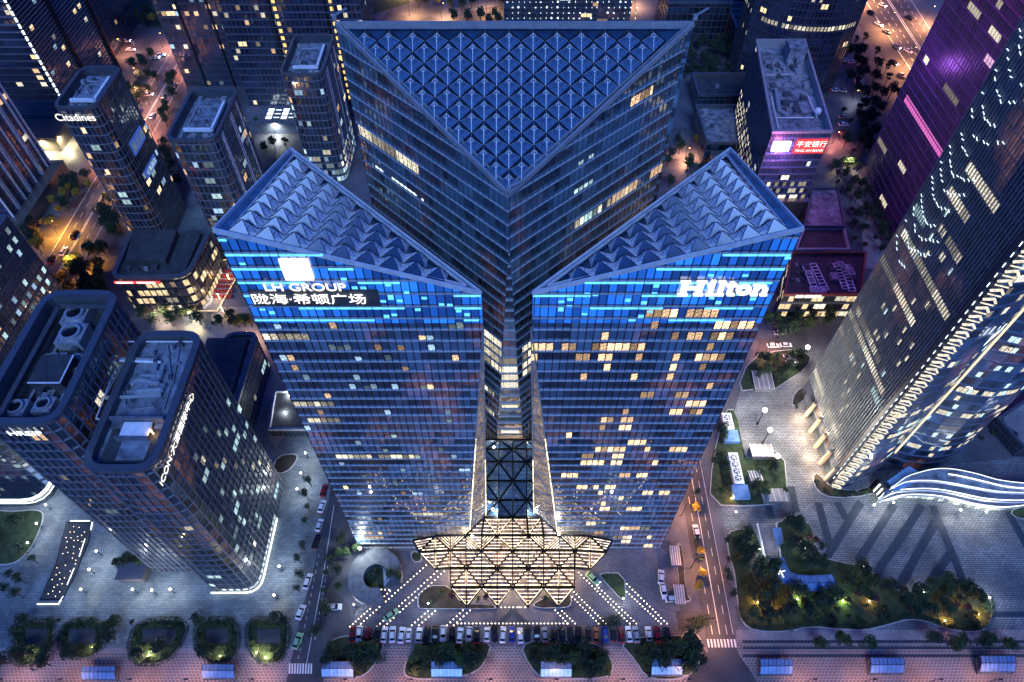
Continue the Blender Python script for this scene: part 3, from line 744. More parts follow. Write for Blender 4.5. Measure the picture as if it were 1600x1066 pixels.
pyr = mb.mesh('roof_pyramid', [M['skyl'], M['skyl2'], M['dkmetal'], M['ltmetal'], M['pale']])
off = OFF[CT.o.name]; nrow = 15
for j in range(nrow):
    y = KL.y - 3.2 - j * a
    for i in range(-8, 9):
        x = AP.x + (i * 2 + (j % 2) * 1 - 0) * a
        if abs(x - AP.x) > (y - AP.y) - a * .98: continue
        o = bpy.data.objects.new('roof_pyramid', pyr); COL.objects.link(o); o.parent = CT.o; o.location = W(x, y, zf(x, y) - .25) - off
for p in (KL, AP, KR):
    g = MB(); g.box(p + W(0, 0, 1.2), .8, .8, 1.0); g.beam(p + W(0, 0, 2), p + W(2.5, 1.0, 3.0), .3, .3); g.build('cleaning_davit', M['ltmetal'], CT.o)
CT.finish()

# =============================================================== entrance canopy + atrium roof
rowpx = [(947, .8, 23.9), (918, 6, 24.1), (888, 9, 24.2), (860, 12, 24.3), (837, 15, 24.2), (809, 20, 22.3), (782, 24, 22), (752, 29, 21.8), (722, 35, 21.6), (702, 40, 21.5), (688, 44, 21.5)]
rng = {0: 4, 1: 4, 2: 5, 3: 6, 4: 6, 5: 2, 6: 2, 7: 2, 8: 2, 9: 2, 10: 2}
def node(k, r):
    y, h, s = rowpx[r]; even = (k + r) % 2 == 1
    hh = h - (1.2 if 0 < r < 6 else 0) if even else h + (3.0 if r < 6 else 1.6)
    if r >= 2 and abs(k) > 4 and r < 5: hh -= (abs(k) - 4) * .8; y = y + (abs(k) - 4) * 1.5
    if abs(k) == 6 and r == 4: return at(801 + (156 if k > 0 else -156), 845, 12.5)
    return at(801 + k * s, y, hh)
cano = thing('entrance_canopy', 'star shaped folded glass entrance canopy glowing warm between the feet of the twin towers', 'canopy', (0, 78, 0))
atr = thing('atrium_roof', 'dark folded glass atrium roof climbing between the twin towers above the lit canopy', 'glass roof', (0, 95, 0))
for obj_, rr_, gmat in ((cano, range(0, 5), 'canopyglass'), (atr, range(5, 10), 'atrium')):
    gl, fr, st = MB(), MB(), MB()
    for r in rr_:
        K = min(rng[r], rng[r + 1]) if r not in (4,) else 3
        if r == 0: K = 4
        if r == 1: K = 4
        if r == 2: K = 6
        for k in range(-K, K):
            a0, a1, b0, b1 = node(k, r), node(k + 1, r), node(k, r + 1), node(k + 1, r + 1)
            ev = (k + r) % 2 == 1
            tris = [[a0, a1, b1], [a0, b1, b0]] if ev else [[a0, a1, b0], [a1, b1, b0]]
            if r == 0:      # only the hanging tips
                tris = [[a0, b1, b0]] if ev else [[a1, b1, b0]]
                if (k == -4 or k == 3) and False: tris = []
            if r == 2 and k == -6: tris = tris[1:]
            if r == 2 and k == 5: tris = tris[1:]
            if r == 4 and K == 3:
                if k == -3: tris = [[a0, b1, a1]] if False else [[a0, a1, b1]]
                if k == 2: tris = [[a0, a1, b0]]
            for t in tris:
                gl.face(t)
                es = [(t[i], t[(i + 1) % 3]) for i in range(3)]
                for p, q in es: fr.beam(p + W(0, 0, .16), q + W(0, 0, .16), .62 if abs((p - q).x) > .5 and abs((p - q).y) > .5 else .32, .4)
                # glowing strips parallel to the side along the row
                es.sort(key=lambda e_: abs((e_[0] - e_[1]).normalized().x), reverse=True); p, q = es[0]; o_ = [x for x in t if x is not p and x is not q][0]
                for m_ in range(0, 5):
                    f = .12 + m_ / 5
                    if f < .93: st.beam(p.lerp(o_, f) + W(0, 0, .1), q.lerp(o_, f) + W(0, 0, .1), .13 if r < 5 else .06, .12)
                for p, q in sorted(es, key=lambda e_: abs((e_[0] - e_[1]).normalized().x))[:2]:
                    if r < 5 and abs((p - q).x) > .3:
                        c_ = (t[0] + t[1] + t[2]) / 3; st.beam(p.lerp(c_, .10) + W(0, 0, .1), q.lerp(c_, .10) + W(0, 0, .1), .12, .12)
            if r == 4 and k < 3: pass
    gl.build('glass_roof', M[gmat], obj_); fr.build('steel_frame', M['dkmetal'], obj_); st.build('light_strips' if obj_ is cano else 'glazing_bars', M['strip'] if obj_ is cano else M['metal'], obj_)
for k in (-3, -1, 1, 3):
    n_ = node(k, 0); g = MB(); g.tube(W(n_.x, n_.y, 0), n_ + W(0, 0, .2), .35, .2, 8); g.build('foot', M['dkmetal'], cano)
for k in (-2, 0, 2):
    n_ = node(k, 1); g = MB(); g.tube(W(n_.x, n_.y + 2, 0), n_, .3, .3, 8); g.build('column', M['ltmetal'], cano)
light('POINT', (0, 78, 5), 16000, (1, .68, .38), cano, 2.0)
for sg in (-1, 1): light('POINT', (sg * 14, 78, 4.5), 9000, (1, .68, .38), cano, 1.5)
for i, (x, y, h) in enumerate([(770, 799, 22), (836, 799, 22), (738, 841, 16), (873, 837, 16), (772, 702, 42), (834, 702, 42)]):
    p = at(x, y, h)
    fl_ = thing('floodlight', ['white floodlight on the canopy ridge left of center', 'white floodlight on the canopy ridge right of center', 'glaring floodlight at the foot of the left twin tower corner', 'glaring floodlight at the foot of the right twin tower corner', 'small white floodlight high on the atrium roof at its left edge', 'small white floodlight high on the atrium roof at its right edge'][i], 'floodlight', p)
    g = MB(); g.tube(p, p + W(0, 0, .9), .1); g.box(p + W(0, 0, .8), .9, .3, .15); g.build('bracket', M['dkmetal'], fl_)
    g = MB(); g.ball(p + W(0, 0, 1.3), .42 if i < 4 else .3); g.build('lens', M['bulb'], fl_)
    light('POINT', p + W(0, -.9, 1.5), 1500 if i < 4 else 700, (1, .92, .78), fl_, .4)
# =============================================================== other buildings
def px_tower(name, label, cat, cs, h, gm, **k): return prism_tower(name, label, cat, [at(x, y, h) for x, y in cs], h, gm, **k)
def rect(x0, x1, y0, y1): return [W(x0, y0, 0), W(x1, y0, 0), W(x1, y1, 0), W(x0, y1, 0)]
def near_rect(cs, h):
    """axis aligned footprint from the pixels of the four roof corners FL FR BR BL"""
    q = [at(x, y, h) for x, y in cs]; y0 = (q[0].y + q[1].y) / 2; y1 = (q[2].y + q[3].y) / 2
    return rect((q[0].x + q[3].x) / 2, (q[1].x + q[2].x) / 2, y0, y1)
# serviced-apartment tower and its two sisters, rounded corners
T = prism_tower('apartment_tower', 'rounded dark tower at the left with small white lettering under its roof rim', 'tower', near_rect([(84, 171), (157, 171), (186, 106), (128, 106)], 70), 70, 'g_dark', r=4.5, fl=3.9, bay=2.0, recess=3.0, cw=1.0, cop='metal', litp=.09, lit_mats=('warm', 'cool', 'signw'), bw=.35, mw=.2, mm='lattice', group=None)
x0, x1 = min(p.x for p in T.q), max(p.x for p in T.q); y0, y1 = min(p.y for p in T.q), max(p.y for p in T.q)
sign_text(T.o, 'Citadines', W((x0 + x1) / 2 - 1, y0 - .3, 66.8), W(1, 0, 0), Z3, 4.2, 'sign', bold=.01, sx=.95)
def slab_roof(T, seed, big=True):
    q = T.q; x0, x1 = min(p.x for p in q), max(p.x for p in q); y0, y1 = min(p.y for p in q), max(p.y for p in q); cx, cy = (x0 + x1) / 2, (y0 + y1) / 2; sx, sy = x1 - x0, y1 - y0
    rr = random.Random(seed)
    g = MB(); g.box((cx + sx * .02, cy + sy * .02, T.z), sx * .56, sy * .58, 2.6); g.build('penthouse', M['roofgrey'], T.o)
    g = MB()
    for p, q_ in ((W(cx - sx * .27, cy - sy * .27, T.z + 2.6), W(cx + sx * .3, cy - sy * .27, T.z + 2.6)), (W(cx + sx * .3, cy - sy * .27, T.z + 2.6), W(cx + sx * .3, cy + sy * .27, T.z + 2.6))): g.beam(p, q_, 1.0, 1.2)
    g.build('penthouse_screen', M['pale'], T.o)
    small_units(T, (x0 + 2.5, y0 + 2.2), (x1 - 2.5, y0 + sy * .2), T.z, 12, rr)
    duct(T, [W(cx - sx * .2, cy - sy * .2, T.z + 3.1), W(cx - sx * .2, cy + sy * .15, T.z + 3.1), W(cx + sx * .1, cy + sy * .15, T.z + 3.1)], .3)
    small_units(T, (cx - sx * .2, cy - sy * .2), (cx + sx * .2, cy + sy * .2), T.z + 2.6, 5, rr, smax=1.4)
    small_units(T, (x0 + 2.5, y1 - sy * .17), (x1 - 2.5, y1 - 2.5), T.z, 6, rr)
slab_roof(T, 1)
F = max(T.walls, key=lambda w: (w[2].x > .9) * w[3])
for k, (z, h_) in enumerate(((43, 6), (31, 4))):
    O, U, N = F[:3]; L = F[3]; g = MB(); c0 = O + U * L * .5; g.box((c0.x + .25, c0.y, z), .4, L * .62, h_, mi=0)
    bd = g.build('light_board', [emis('board_blue_%d' % k, (.05, .12, .6), .35, light=False)], T.o)
    sign_text(T.o, '馨乐庭' if k == 0 else '公寓酒店', W(c0.x + .5, c0.y, z + h_ / 2), U, Z3, 4.2 if k == 0 else 2.6, 'cool', bold=.01)
T.finish()
T = prism_tower('office_tower', 'rounded dark office tower behind the left twin tower, pale screens on its sunken roof', 'tower', near_rect([(263, 221), (338, 221), (372, 141), (296, 141)], 60), 60, 'g_dark', r=4.5, fl=3.9, bay=2.0, recess=3.0, cw=1.0, litp=.06, lit_mats=('cool', 'signw'), bw=.3, mw=.2, mm='lattice')
slab_roof(T, 2)
F = max(T.walls, key=lambda w: (w[2].x > .9) * w[3]); O, U, N = F[:3]; g = MB()
for u in (.08, .13, .55, .62, .92): g.strip(O + U * F[3] * u + W(0, 0, 2), O + U * F[3] * u + W(0, 0, 59), N, .55, .3)
g.build('pale_fins', M['pale'], T.o); T.finish()
T = prism_tower('office_tower', 'rounded dark office tower left of the center tower, brightly lit low floors', 'tower', near_rect([(439, 119), (504, 119), (523, 56), (458, 56)], 57), 57, 'g_dark', r=4.5, fl=3.9, bay=2.0, recess=3.0, cw=1.0, litp=.06, mm='lattice', lit_mats=('cool', 'signw', 'cream'), rows=(0, 1, 2, 3), bw=.3, mw=.2)
slab_roof(T, 3)
F = max(T.walls, key=lambda w: (w[2].x > .9) * w[3]); O, U, N = F[:3]; g = MB()
for u in (.1, .2, .6, .9): g.strip(O + U * F[3] * u + W(0, 0, 2), O + U * F[3] * u + W(0, 0, 56), N, .5, .3)
g.build('pale_fins', M['pale'], T.o); T.finish()

# far left: slab with an LED corner
T = prism_tower('striped_tower', 'huge dark striped tower at the top left with a dotted light line down its corner', 'tower', rect(-330, -230, 313, 372), 150, 'g_navy', fl=3.6, bay=3.0, litp=.06, runs=1, lit_mats=('warm', 'cream', 'signw'), bw=.5, bd=.35, bm='lattice', mw=0, roof=True)
g = MB()
for z in range(2, 148, 3): g.box((-229.8, 312.8, z), .7, .7, 1.9)
g.build('corner_led_line', M['signb'], T.o)
g = MB()
for y in (340, 371.8): g.strip(W(-230, y, 0), W(-230, y, 150), W(1, 0, 0), 2.2, 1.2)
g.build('dark_pier', M['dkmetal'], T.o)
g = MB(); F = max(T.walls, key=lambda w: (w[2].x > .9) * w[3])
for j in range(2, 82): g.strip(W(-230, 314, j * 1.8), W(-230, 371, j * 1.8), W(1, 0, 0), .28, .3)
g.build('pale_louvres', M['ltmetal'], T.o)
g = MB(); g.box((-262, 304, 0), 60, 17, 8); g.build('shop_podium', M['g_shop'], T.o); T.finish()
T = prism_tower('dark_tower', 'dark tower with two reddish lit edge strips behind the striped tower', 'tower', rect(-300, -238, 388, 430), 150, 'g_navy', fl=3.6, bay=3, litp=.01, lit_mats=('warm',), bw=.3, mw=.25)
g = MB()
for x in (-252, -240): g.strip(W(x, 388, 0), W(x, 388, 150), W(0, -1, 0), 4.5, .5)
g.build('copper_pier', plain('copper_cladding', (.34, .16, .13), .5, .2, .35), T.o)
g = MB()
for x in (-256, -247): g.strip(W(x, 388, 0), W(x, 388, 150), W(0, -1, 0), .5, .7)
g.build('edge_light_line', emis('lilac_line', (.8, .6, .9), .35, .6, light=False), T.o); T.finish()
# left: mauve tower with white fins
T = prism_tower('finned_tower', 'mauve tower with slender white vertical fins at the left edge, cut off by the frame', 'tower', rect(-262, -227, 236, 276.5), 78, 'g_mauve', fl=3.8, bay=2.2, litp=.02, lit_mats=('cream', 'cool', 'warm'), mw=.2, bw=.2)
g = MB()
for y in (236.4, 242, 243.2, 249, 254, 255.2, 261, 267, 268.2, 273, 276): g.strip(W(-227, y, 0), W(-227, y, 78), W(1, 0, 0), .45, 1.1)
g.build('white_fins', M['white'], T.o)
g = MB(); g.box((-224, 256, 0), 6, 44, 7); g.box((-223.9, 256, 7), 6.4, 44.4, .5); g.build('podium', M['g_shop'], T.o); T.finish()
# left edge tower with lit windows
T = prism_tower('office_block', 'dark block at the left edge, a glowing white band at its foot', 'tower', rect(-215, -159, 107, 164.5), 71, 'g_dark', r=[0, 5, 1, 0], fl=3.9, bay=1.9, litp=.16, lit_mats=('cool', 'cool', 'signw'), bw=.9, bd=.2, mw=.25, recess=2.5, runs=1) if M['signw'] else None
g = MB(); pts = round_poly([W(-235, 99, 0), W(-156, 99, 0), W(-156, 118, 0)], [0, 7, 0])
for p, q in zip(pts, pts[1:]):
    g.beam(p + W(0, 0, 5.2), q + W(0, 0, 5.2), .5, .9); g.beam(p + W(0, 0, 3.0), q + W(0, 0, 3.0), .25, .3)
g.build('white_light_band', M['ledw'], T.o)
g = MB(); base = round_poly([W(-235, 99.4, 0), W(-156.4, 99.4, 0), W(-156.4, 118, 0), W(-235, 118, 0)], [0, 7, 0, 0]); g.hexa(base, [p + W(0, 0, 5.2) for p in base]); g.build('lobby', M['g_teal'], T.o)
T.finish()
# two big foreground towers at the left
T = prism_tower('office_tower', 'big dark foreground tower with round cooling fans on its deep sunken roof', 'skyscraper', near_rect([(-36, 665), (92, 665), (190, 458), (68, 458)], 89), 89, 'g_dark', r=5, fl=3.9, bay=1.9, recess=5.5, cw=1.5, cop='metal', deck='roofdark', litp=.02, lit_mats=('cool', 'cream'), mw=.26, md=.3, bw=.3, mm='lattice')
zr = T.z; q = T.q; hx0, hx1 = min(p.x for p in q), max(p.x for p in q); hy0, hy1 = min(p.y for p in q), max(p.y for p in q)
cxm = (hx0 + hx1) / 2
sign_text(T.o, 'HRSIP', atY(40, 676, hy0 - .2), W(1, 0, 0), Z3, 2.4, 'signb', bold=.01, sx=1.25)
fan_unit(T, at(126, 502, zr), 5.8, 2.8); fan_unit(T, at(120, 532, zr), 6.2, 2.8); fan_unit(T, at(33, 645, zr), 4.6, 2.2); fan_unit(T, at(76, 640, zr), 4.2, 2.2)
c = at(92, 590, zr); roof_box(T, c, 7.5, 8, 3.2, 'roofdark', 'plant_room')
g = MB(); g.beam(c + W(-3.7, -4, 3.5), c + W(3.7, -4, 3.5), .3, .3); g.beam(c + W(3.7, -4, 3.5), c + W(3.7, 4, 3.5), .3, .3); g.build('plant_room_rail', M['pale'], T.o)
rr = random.Random(4)
for k in range(46):
    p = at(rr.uniform(60, 128), rr.uniform(545, 660), zr)
    if hx0 + 4 < p.x < hx1 - 4 and hy0 + 4 < p.y < hy1 - 5: small_units(T, (p.x, p.y), (p.x, p.y), zr, 1, rr, smax=1.8)
duct(T, [at(72, 560, zr + 1), at(128, 556, zr + 1)], .5); duct(T, [at(74, 570, zr + 1), at(120, 566, zr + 1)], .4)
duct(T, [at(100, 520, zr + .6), at(60, 600, zr + .6), at(25, 660, zr + .6)], .35)
g = MB(); cc = [W(hx0 + 3.1, hy0 + 3, zr), W(hx0 + 3.1, hy1 - 3, zr), W(hx1 - 3, hy1 - 3, zr)]
for p, q_ in zip(cc, cc[1:]): g.beam(p + W(0, 0, 3.8), q_ + W(0, 0, 3.8), 1.2, .25)
g.build('gutter_ledge', M['metal'], T.o)
g = MB(); g.box((cxm - 12, hy0 - 1, 0), 8, 5, 3.4); g.box((cxm - 12, hy0 - 1, 3.4), 8.6, 5.6, .3); g.build('porch', M['g_shop'], T.o)
T.finish()
T = prism_tower('office_tower', 'big dark foreground tower with lettering running along its roof edge', 'skyscraper', near_rect([(125, 738), (244, 738), (318, 521), (219, 521)], 80), 80, 'g_teal', r=5, fl=3.9, bay=1.9, recess=1.3, cw=1.5, cop='metal', litp=.035, lit_mats=('cool', 'cream', 'cool'), mw=.22, md=.3, bw=.26, mm='lattice')
q = T.q; ix0, ix1 = min(p.x for p in q), max(p.x for p in q); iy0, iy1 = min(p.y for p in q), max(p.y for p in q); zr = T.z
sign_text(T.o, 'ICON·大源国际中心', W(ix1 + .3, at(262, 690, 76.5).y + 1.0, 76.8), W(0, 1, 0), Z3, 2.5, 'sign', bold=.01, sx=1.12)
# sunken front terrace (dark well with light slab) and raised screen
yw = at(170, 662, zr).y
g = MB(); g.box(((ix0 + ix1) / 2, (iy0 + yw) / 2, zr + .03), ix1 - ix0 - 5, yw - iy0 - 3, .12); g.build('terrace_floor', M['roofdark'], T.o)
g = MB(); g.box(((ix0 + ix1) / 2, yw + .2, zr), ix1 - ix0 - 4, .5, 2.6); g.box(((ix0 + ix1) / 2, yw - 4.6, zr), (ix1 - ix0) - 9, .4, 1.8); g.build('terrace_wall', M['dkconc'], T.o)
g = MB(); g.box(((ix0 + ix1) / 2 + .3, yw - 2.3, zr + 1.0), (ix1 - ix0) - 10, 3.8, .35); g.build('terrace_canopy', M['pale'], T.o)
g = MB(); g.box(((ix0 + ix1) / 2 + 1, iy0 + 6, zr + .2), (ix1 - ix0) - 10, 5.0, .15); g.build('terrace_slab', M['roofgrey'], T.o)
g = MB(); g.tube(W(ix1 - 4, yw - 3, zr + .5), W(ix1 - 4, yw - 3, zr + 1.6), .1); g.ball(W(ix1 - 4, yw - 3, zr + 1.8), .22); g.build('terrace_lamp', M['bulbw'], T.o)
for pl, w in (([(196, 534), (309, 534), (262, 655), (150, 655)], .25),):
    c4 = [at(x, y, zr + .9) for x, y in pl]; g = MB()
    for i in range(4): g.beam(c4[i], c4[(i + 1) % 4], w, .3)
    g.build('roof_track', M['pale'], T.o)
duct(T, [at(168, 560, zr + .8), at(244, 562, zr + .8)], .45); duct(T, [at(168, 563, zr + .8), at(250, 566, zr + .8)], .35, 'pale')
duct(T, [at(158, 622, zr + .7), at(250, 618, zr + .7)], .5); duct(T, [at(166, 618, zr + .5), at(190, 570, zr + .5)], .22)
duct(T, [at(244, 566, zr + .8), at(240, 588, zr + .8), at(222, 588, zr + .8), at(208, 600, zr + .8)], .7)
duct(T, [at(220, 594, zr + 1), at(246, 600, zr + 1)], .9); duct(T, [at(216, 612, zr + 1), at(250, 610, zr + 1)], .9); duct(T, [at(232, 596, zr + 1), at(228, 608, zr + 1)], .8)
for k in range(16):
    p = at(rr.uniform(180, 285), rr.uniform(545, 640), zr)
    if ix0 + 4 < p.x < ix1 - 4: small_units(T, (p.x, p.y), (p.x, p.y), zr, 1, rr, smin=.5, smax=1.3)
for q_ in ([(262, 540), (268, 600), (255, 640)], [(190, 590), (196, 632)], [(210, 640), (240, 636)], [(280, 545), (270, 600)]): duct(T, [at(x, y, zr + .4) for x, y in q_], .16)
for x, y, s_ in ((250, 590, 1.9), (244, 600, 2.2), (222, 608, 1.8), (200, 606, 1.2), (284, 540, 1.2), (256, 578, 1.0), (176, 540, 1.4)):
    p = at(x, y, zr); small_units(T, (p.x, p.y), (p.x, p.y), zr, 1, rr, smin=s_, smax=s_ + .1)
O, U, N = W(ix0, iy0, 0), W(1, 0, 0), W(0, -1, 0)
g = MB(); pts = [W(ix0 - .3 + 2, iy0 - .5, 0)] + [p + W(.45, -.45, 0) for p in q if p.x > ix1 - 5.2 and p.y < iy0 + 5.2] + [W(ix1 + .5, iy0 + 24, 0)]
for p, q_ in zip(pts, pts[1:]): g.beam(W(p.x, p.y, 1.0), W(q_.x, q_.y, 1.0), .35, .5)
g.build('white_base_light', M['ledw'], T.o)
O, U, N = W(ix1, iy0, 0), W(0, 1, 0), W(1, 0, 0)
for i in range(26): 
    j = 3 + i % 14; u = 9.6 + (i * 7) % 27; T.lit(O, U, N, u, u + 1.5, j * 3.9 + .8, j * 3.9 + 3.6, 'cool' if i % 3 else 'cream')
T.finish()
T = prism_tower('office_block', 'low rounded office block between the foreground tower and the left twin tower', 'building', near_rect([(362, 690), (362, 690), (404, 521), (310, 521)], 18), 18, 'g_teal', r=4, fl=4, bay=2, recess=1, cw=1.2, litp=.12, lit_mats=('cream', 'cool'), mw=.25) if False else \
    prism_tower('office_block', 'low rounded office block between the foreground tower and the left twin tower', 'building', rect(-106, at(404, 523, 18).x, 122, at(380, 521, 18).y), 18, 'g_teal', r=4, fl=4, bay=2, recess=1, cw=1.2, litp=.05, lit_mats=('cream', 'cool'), mw=.25)
c = at(355, 600, 17); g = MB(); g.box((c.x - 4, c.y + 2, 17), 15, 34, 2.2); g.build('plant_room', M['roofdark'], T.o); T.finish()
# restaurant block with red roof-edge sign
T = px_tower('office_block', 'low rounded block with a red glowing sign on its roof edge', 'building', [(173, 437), (294, 434), (331, 362), (206, 362)], 20, 'g_shop', r=[5, 6, 3, 3], fl=4.6, bay=2.4, recess=.8, cw=1.4, cop='metal', deck='roofdark', litp=.10, lit_mats=('cream', 'warm', 'cream'), mw=.3, md=.4, bw=.9, bm='dkmetal')
for cs, hh, mt in (([(200, 414), (262, 414), (280, 366), (212, 366)], 2.4, 'roofdark'), ([(270, 430), (292, 426), (318, 364), (296, 364)], 1.6, 'roofdark')):
    p = [at(x, y, 19.4) for x, y in cs]; g = MB(); g.hexa(p, [a_ + W(0, 0, hh) for a_ in p]); g.build('roof_volume', M[mt], T.o)
for k in range(7): p = at(203 + k * 7 + rr.uniform(-1, 1), 421 + rr.uniform(-1.5, 1.5), 19.4); small_units(T, (p.x, p.y), (p.x, p.y), 19.4, 1, rr, smin=1, smax=1.8)
p0, p1 = at(180, 438, 20.4), at(252, 438, 20.4); g = MB(); g.beam(p0 + W(0, -1.2, 0), p1 + W(0, -1.2, 0), .4, 1.2); g.build('red_sign_glow', M['signred'], T.o)
sign_text(T.o, '美丽汇 EATING', (p0 + p1) / 2 + W(-3, -1.6, 0), W(1, 0, 0), Z3, 1.7, 'sign', bold=.01) if False else None
g = MB()
for a_, b_ in ((.05, .42), (.5, .9)): g.beam(p0.lerp(p1, a_) + W(0, -1.5, .2), p0.lerp(p1, b_) + W(0, -1.5, .2), .3, .7)
g.build('white_sign_bar', M['sign'], T.o); T.finish()

# slab behind with the two golden window lines
T = prism_tower('slab_tower', 'wide dark slab tower with two golden dashed window lines, standing left of the center tower', 'skyscraper', rect(-140, -72, 325, 352), 150, 'g_navy', fl=3.6, bay=2.2, litp=.055, lit_mats=('warm', 'signw', 'cream'), bw=.25, mw=.3, md=.25, runs=1, bm='lattice')
O, U, N = W(-140, 325, 0), W(1, 0, 0), W(0, -1, 0)
for u in (26.5, 53.5):
    for j in range(3, 41): T.lits.insert(0, (O, U, N, u, u + 1.6, j * 3.6 + .7, j * 3.6 + 2.6, 'gold', Z3))
M['gold'] = emis('gold_window', (1, .66, .22), .7, .2, light=False)
g = MB()
for u in (24.5, 51.5): g.strip(O + U * u, O + U * u + W(0, 0, 150), N, 2.4, .15)
g.build('dark_pier', M['dkmetal'], T.o)
g = MB(); g.box((-118, 318, 0), 48, 15, 7); g.build('podium', M['dkconc'], T.o)
g = MB()
for i in range(8):
    for j in range(3): g.box((-128 + i * 4, 315 - .1 + j * 3.4, 7.02), 3.0, .5 if i % 2 else 2.4, .12)
g.build('lit_skylights', M['signb'], T.o); T.finish(90)
T = prism_tower('dark_tower', 'dark blue tower with orange reflections beside the pink street at the top', 'skyscraper', rect(-186, -142, 356, 390), 150, 'g_navy', fl=3.6, bay=2.4, litp=.05, runs=1, lit_mats=('warm', 'cream', 'signw'), bw=.3, mw=.2)
g = MB()
for x in (-174, -158): g.strip(W(x, 356, 0), W(x, 356, 150), W(0, -1, 0), 1.2, .5)
g.build('dark_pier', M['dkmetal'], T.o); T.finish()
# behind the center tower
a_, b_ = at(798, 36, 0), at(972, 36, 0)
T = prism_tower('apartment_block', 'far block behind the center tower, its face a grid of small white lights', 'building', rect(a_.x - 4, b_.x + 2, 415, 440), 60, 'g_dark', fl=3.3, bay=3.4, litp=.05, lit_mats=('cool', 'warm'), bw=.4, mw=.3)
g = MB(); n = 0
for i in range(24):
    for j in range(1, 18): R.random() < .8 and g.box((a_.x - 2 + i * 3.4 + R.uniform(-.3, .3), 414.6, j * 3.3), R.choice((.25, .3, .9)), .3, R.choice((.3, .4, .8)))
g.build('facade_lights', M['signb'], T.o); T.finish()
T = prism_tower('dark_block', 'unlit dark block at the top beyond the right end of the center tower roof', 'building', rect(91, 128, 400, 430), 26, 'g_dark', fl=4, bay=3, bw=.3, mw=.3, deck='roofdark')
T.finish()
T = prism_tower('parking_block', 'open deck block with pale ladder-like framing at the top, right of the dark block', 'building', rect(131, 150, 380, 430), 16, 'g_dark', fl=4, bay=4, bw=.6, mw=.3, deck='roofdark')
g = MB()
for i in range(7): g.box((140.5, 383 + i * 7.4, 16.2), 17, 1.0, .8)
for x in (131.5, 149.5): g.box((x, 405, 16.2), 1.0, 50, .9)
g.build('pale_framing', M['metal'], T.o); T.finish()
for (x0, x1, y0, y1, h, lb) in ((96, 121, 285, 318, 12, 'low blue roofed block nearest the right side of the center tower'), (124, 146, 288, 322, 14, 'low blue roofed block with three small vents, beside the bank tower'), (98, 146, 268, 282, 9, 'long low blue roofed block in front of two smaller ones'), (100, 150, 330, 352, 10, 'dark low block among trees behind the blue roofs')):
    T = prism_tower('low_block', lb, 'building', rect(x0, x1, y0, y1), h, 'g_dark', fl=4, bay=3, bw=.3, mw=.2, deck='roofgrey' if h != 10 else 'roofdark')
    small_units(T, (x0 + 3, y0 + 3), (x1 - 3, y1 - 3), T.z, 4, rr, smax=3)
    if h == 14:
        for k in range(3): g = MB(); g.tube((x0 + 6 + k * 3, y0 + 6, T.z), (x0 + 6 + k * 3, y0 + 6, T.z + 1.4), .7, .5); g.build('roof_vent', M['pale'], T.o)
    T.finish()
# bank tower
T = px_tower('bank_tower', 'mauve tower with a red bank sign and a glowing pink lightbox', 'tower', [(1207, 208), (1300, 207), (1257, 64), (1181, 64)], 50, 'g_blue', bay=1.8, fl=3.6, recess=3.2, cw=.7, cop='ltmetal', deck='roofgrey', litp=.004, lit_mats=('cream',), rows=(2, 3, 4, 5, 6), mw=.15, bw=.25)
F = T.walls[0]; O, U, N, L, bb = F; za = 43.5
g = MB(); c = O + U * (L * .22) + N * .5; g.box((c.x, c.y, za - 2), 7.4, .6, 4.6, math.atan2(U.y, U.x)); g.build('sign_lightbox', M['signpink'], T.o)
g = MB(); c = O + U * (L * .72) + N * .3; g.box((c.x, c.y, za - 3.4), 13, .3, 7.0, math.atan2(U.y, U.x)); g.build('red_sign_panel', M['signred'], T.o)
sign_text(T.o, '平安银行', c + N * .3 + W(0, 0, za + 1.3), U, Z3, 3.2, 'sign', bold=.01); sign_text(T.o, 'PING AN BANK', c + N * .3 + W(0, 0, za - 1.7), U, Z3, 1.7, 'sign', bold=.01)
rr = random.Random(8)
for k in range(30):
    x = rr.uniform(1204, 1262); y = rr.uniform(100, 175); p = at(x + (y - 140) * .25, y, T.z); small_units(T, (p.x, p.y), (p.x, p.y), T.z, 1, rr, smin=1, smax=3.2)
p = at(1238, 92, T.z); roof_box(T, p, 8, 8, 7, 'roofgrey')
duct(T, [at(1212, 140, T.z + 1), at(1217, 172, T.z + 1), at(1230, 180, T.z + 1)], .9); duct(T, [at(1196, 118, T.z + 1), at(1240, 116, T.z + 1)], .7)
g = MB(); 
for a_, b_ in (((1214, 184), (1272, 184)), ((1262, 150), (1276, 184)), ((1205, 150), (1216, 200))): g.beam(at(*a_, T.z + 1.2), at(*b_, T.z + 1.2), .3, .4)
g.build('roof_rail', M['pale'], T.o)
p = at(1276, 180, T.z + 1); g = MB(); g.tube(p, p + W(0, 0, 2), .4); g.tube(p + W(0, 0, 2), p + W(0, -.6, 2.6), 1.5, .6, 12); g.build('satellite_dish', M['white'], T.o)
g = MB(); q4 = [O + N * 3 - U * 2, O + U * (L + 2) + N * 3, O + U * (L + 2), O - U * 2]; g.hexa([W(a.x, a.y, 0) for a in q4], [W(a.x, a.y, 16) for a in q4]); g.build('podium', M['g_shop'], T.o)
light('POINT', O + U * L * .25 + N * 5 + W(0, 0, 42), 9000, (1, .25, .75), T.o, 1); T.finish()
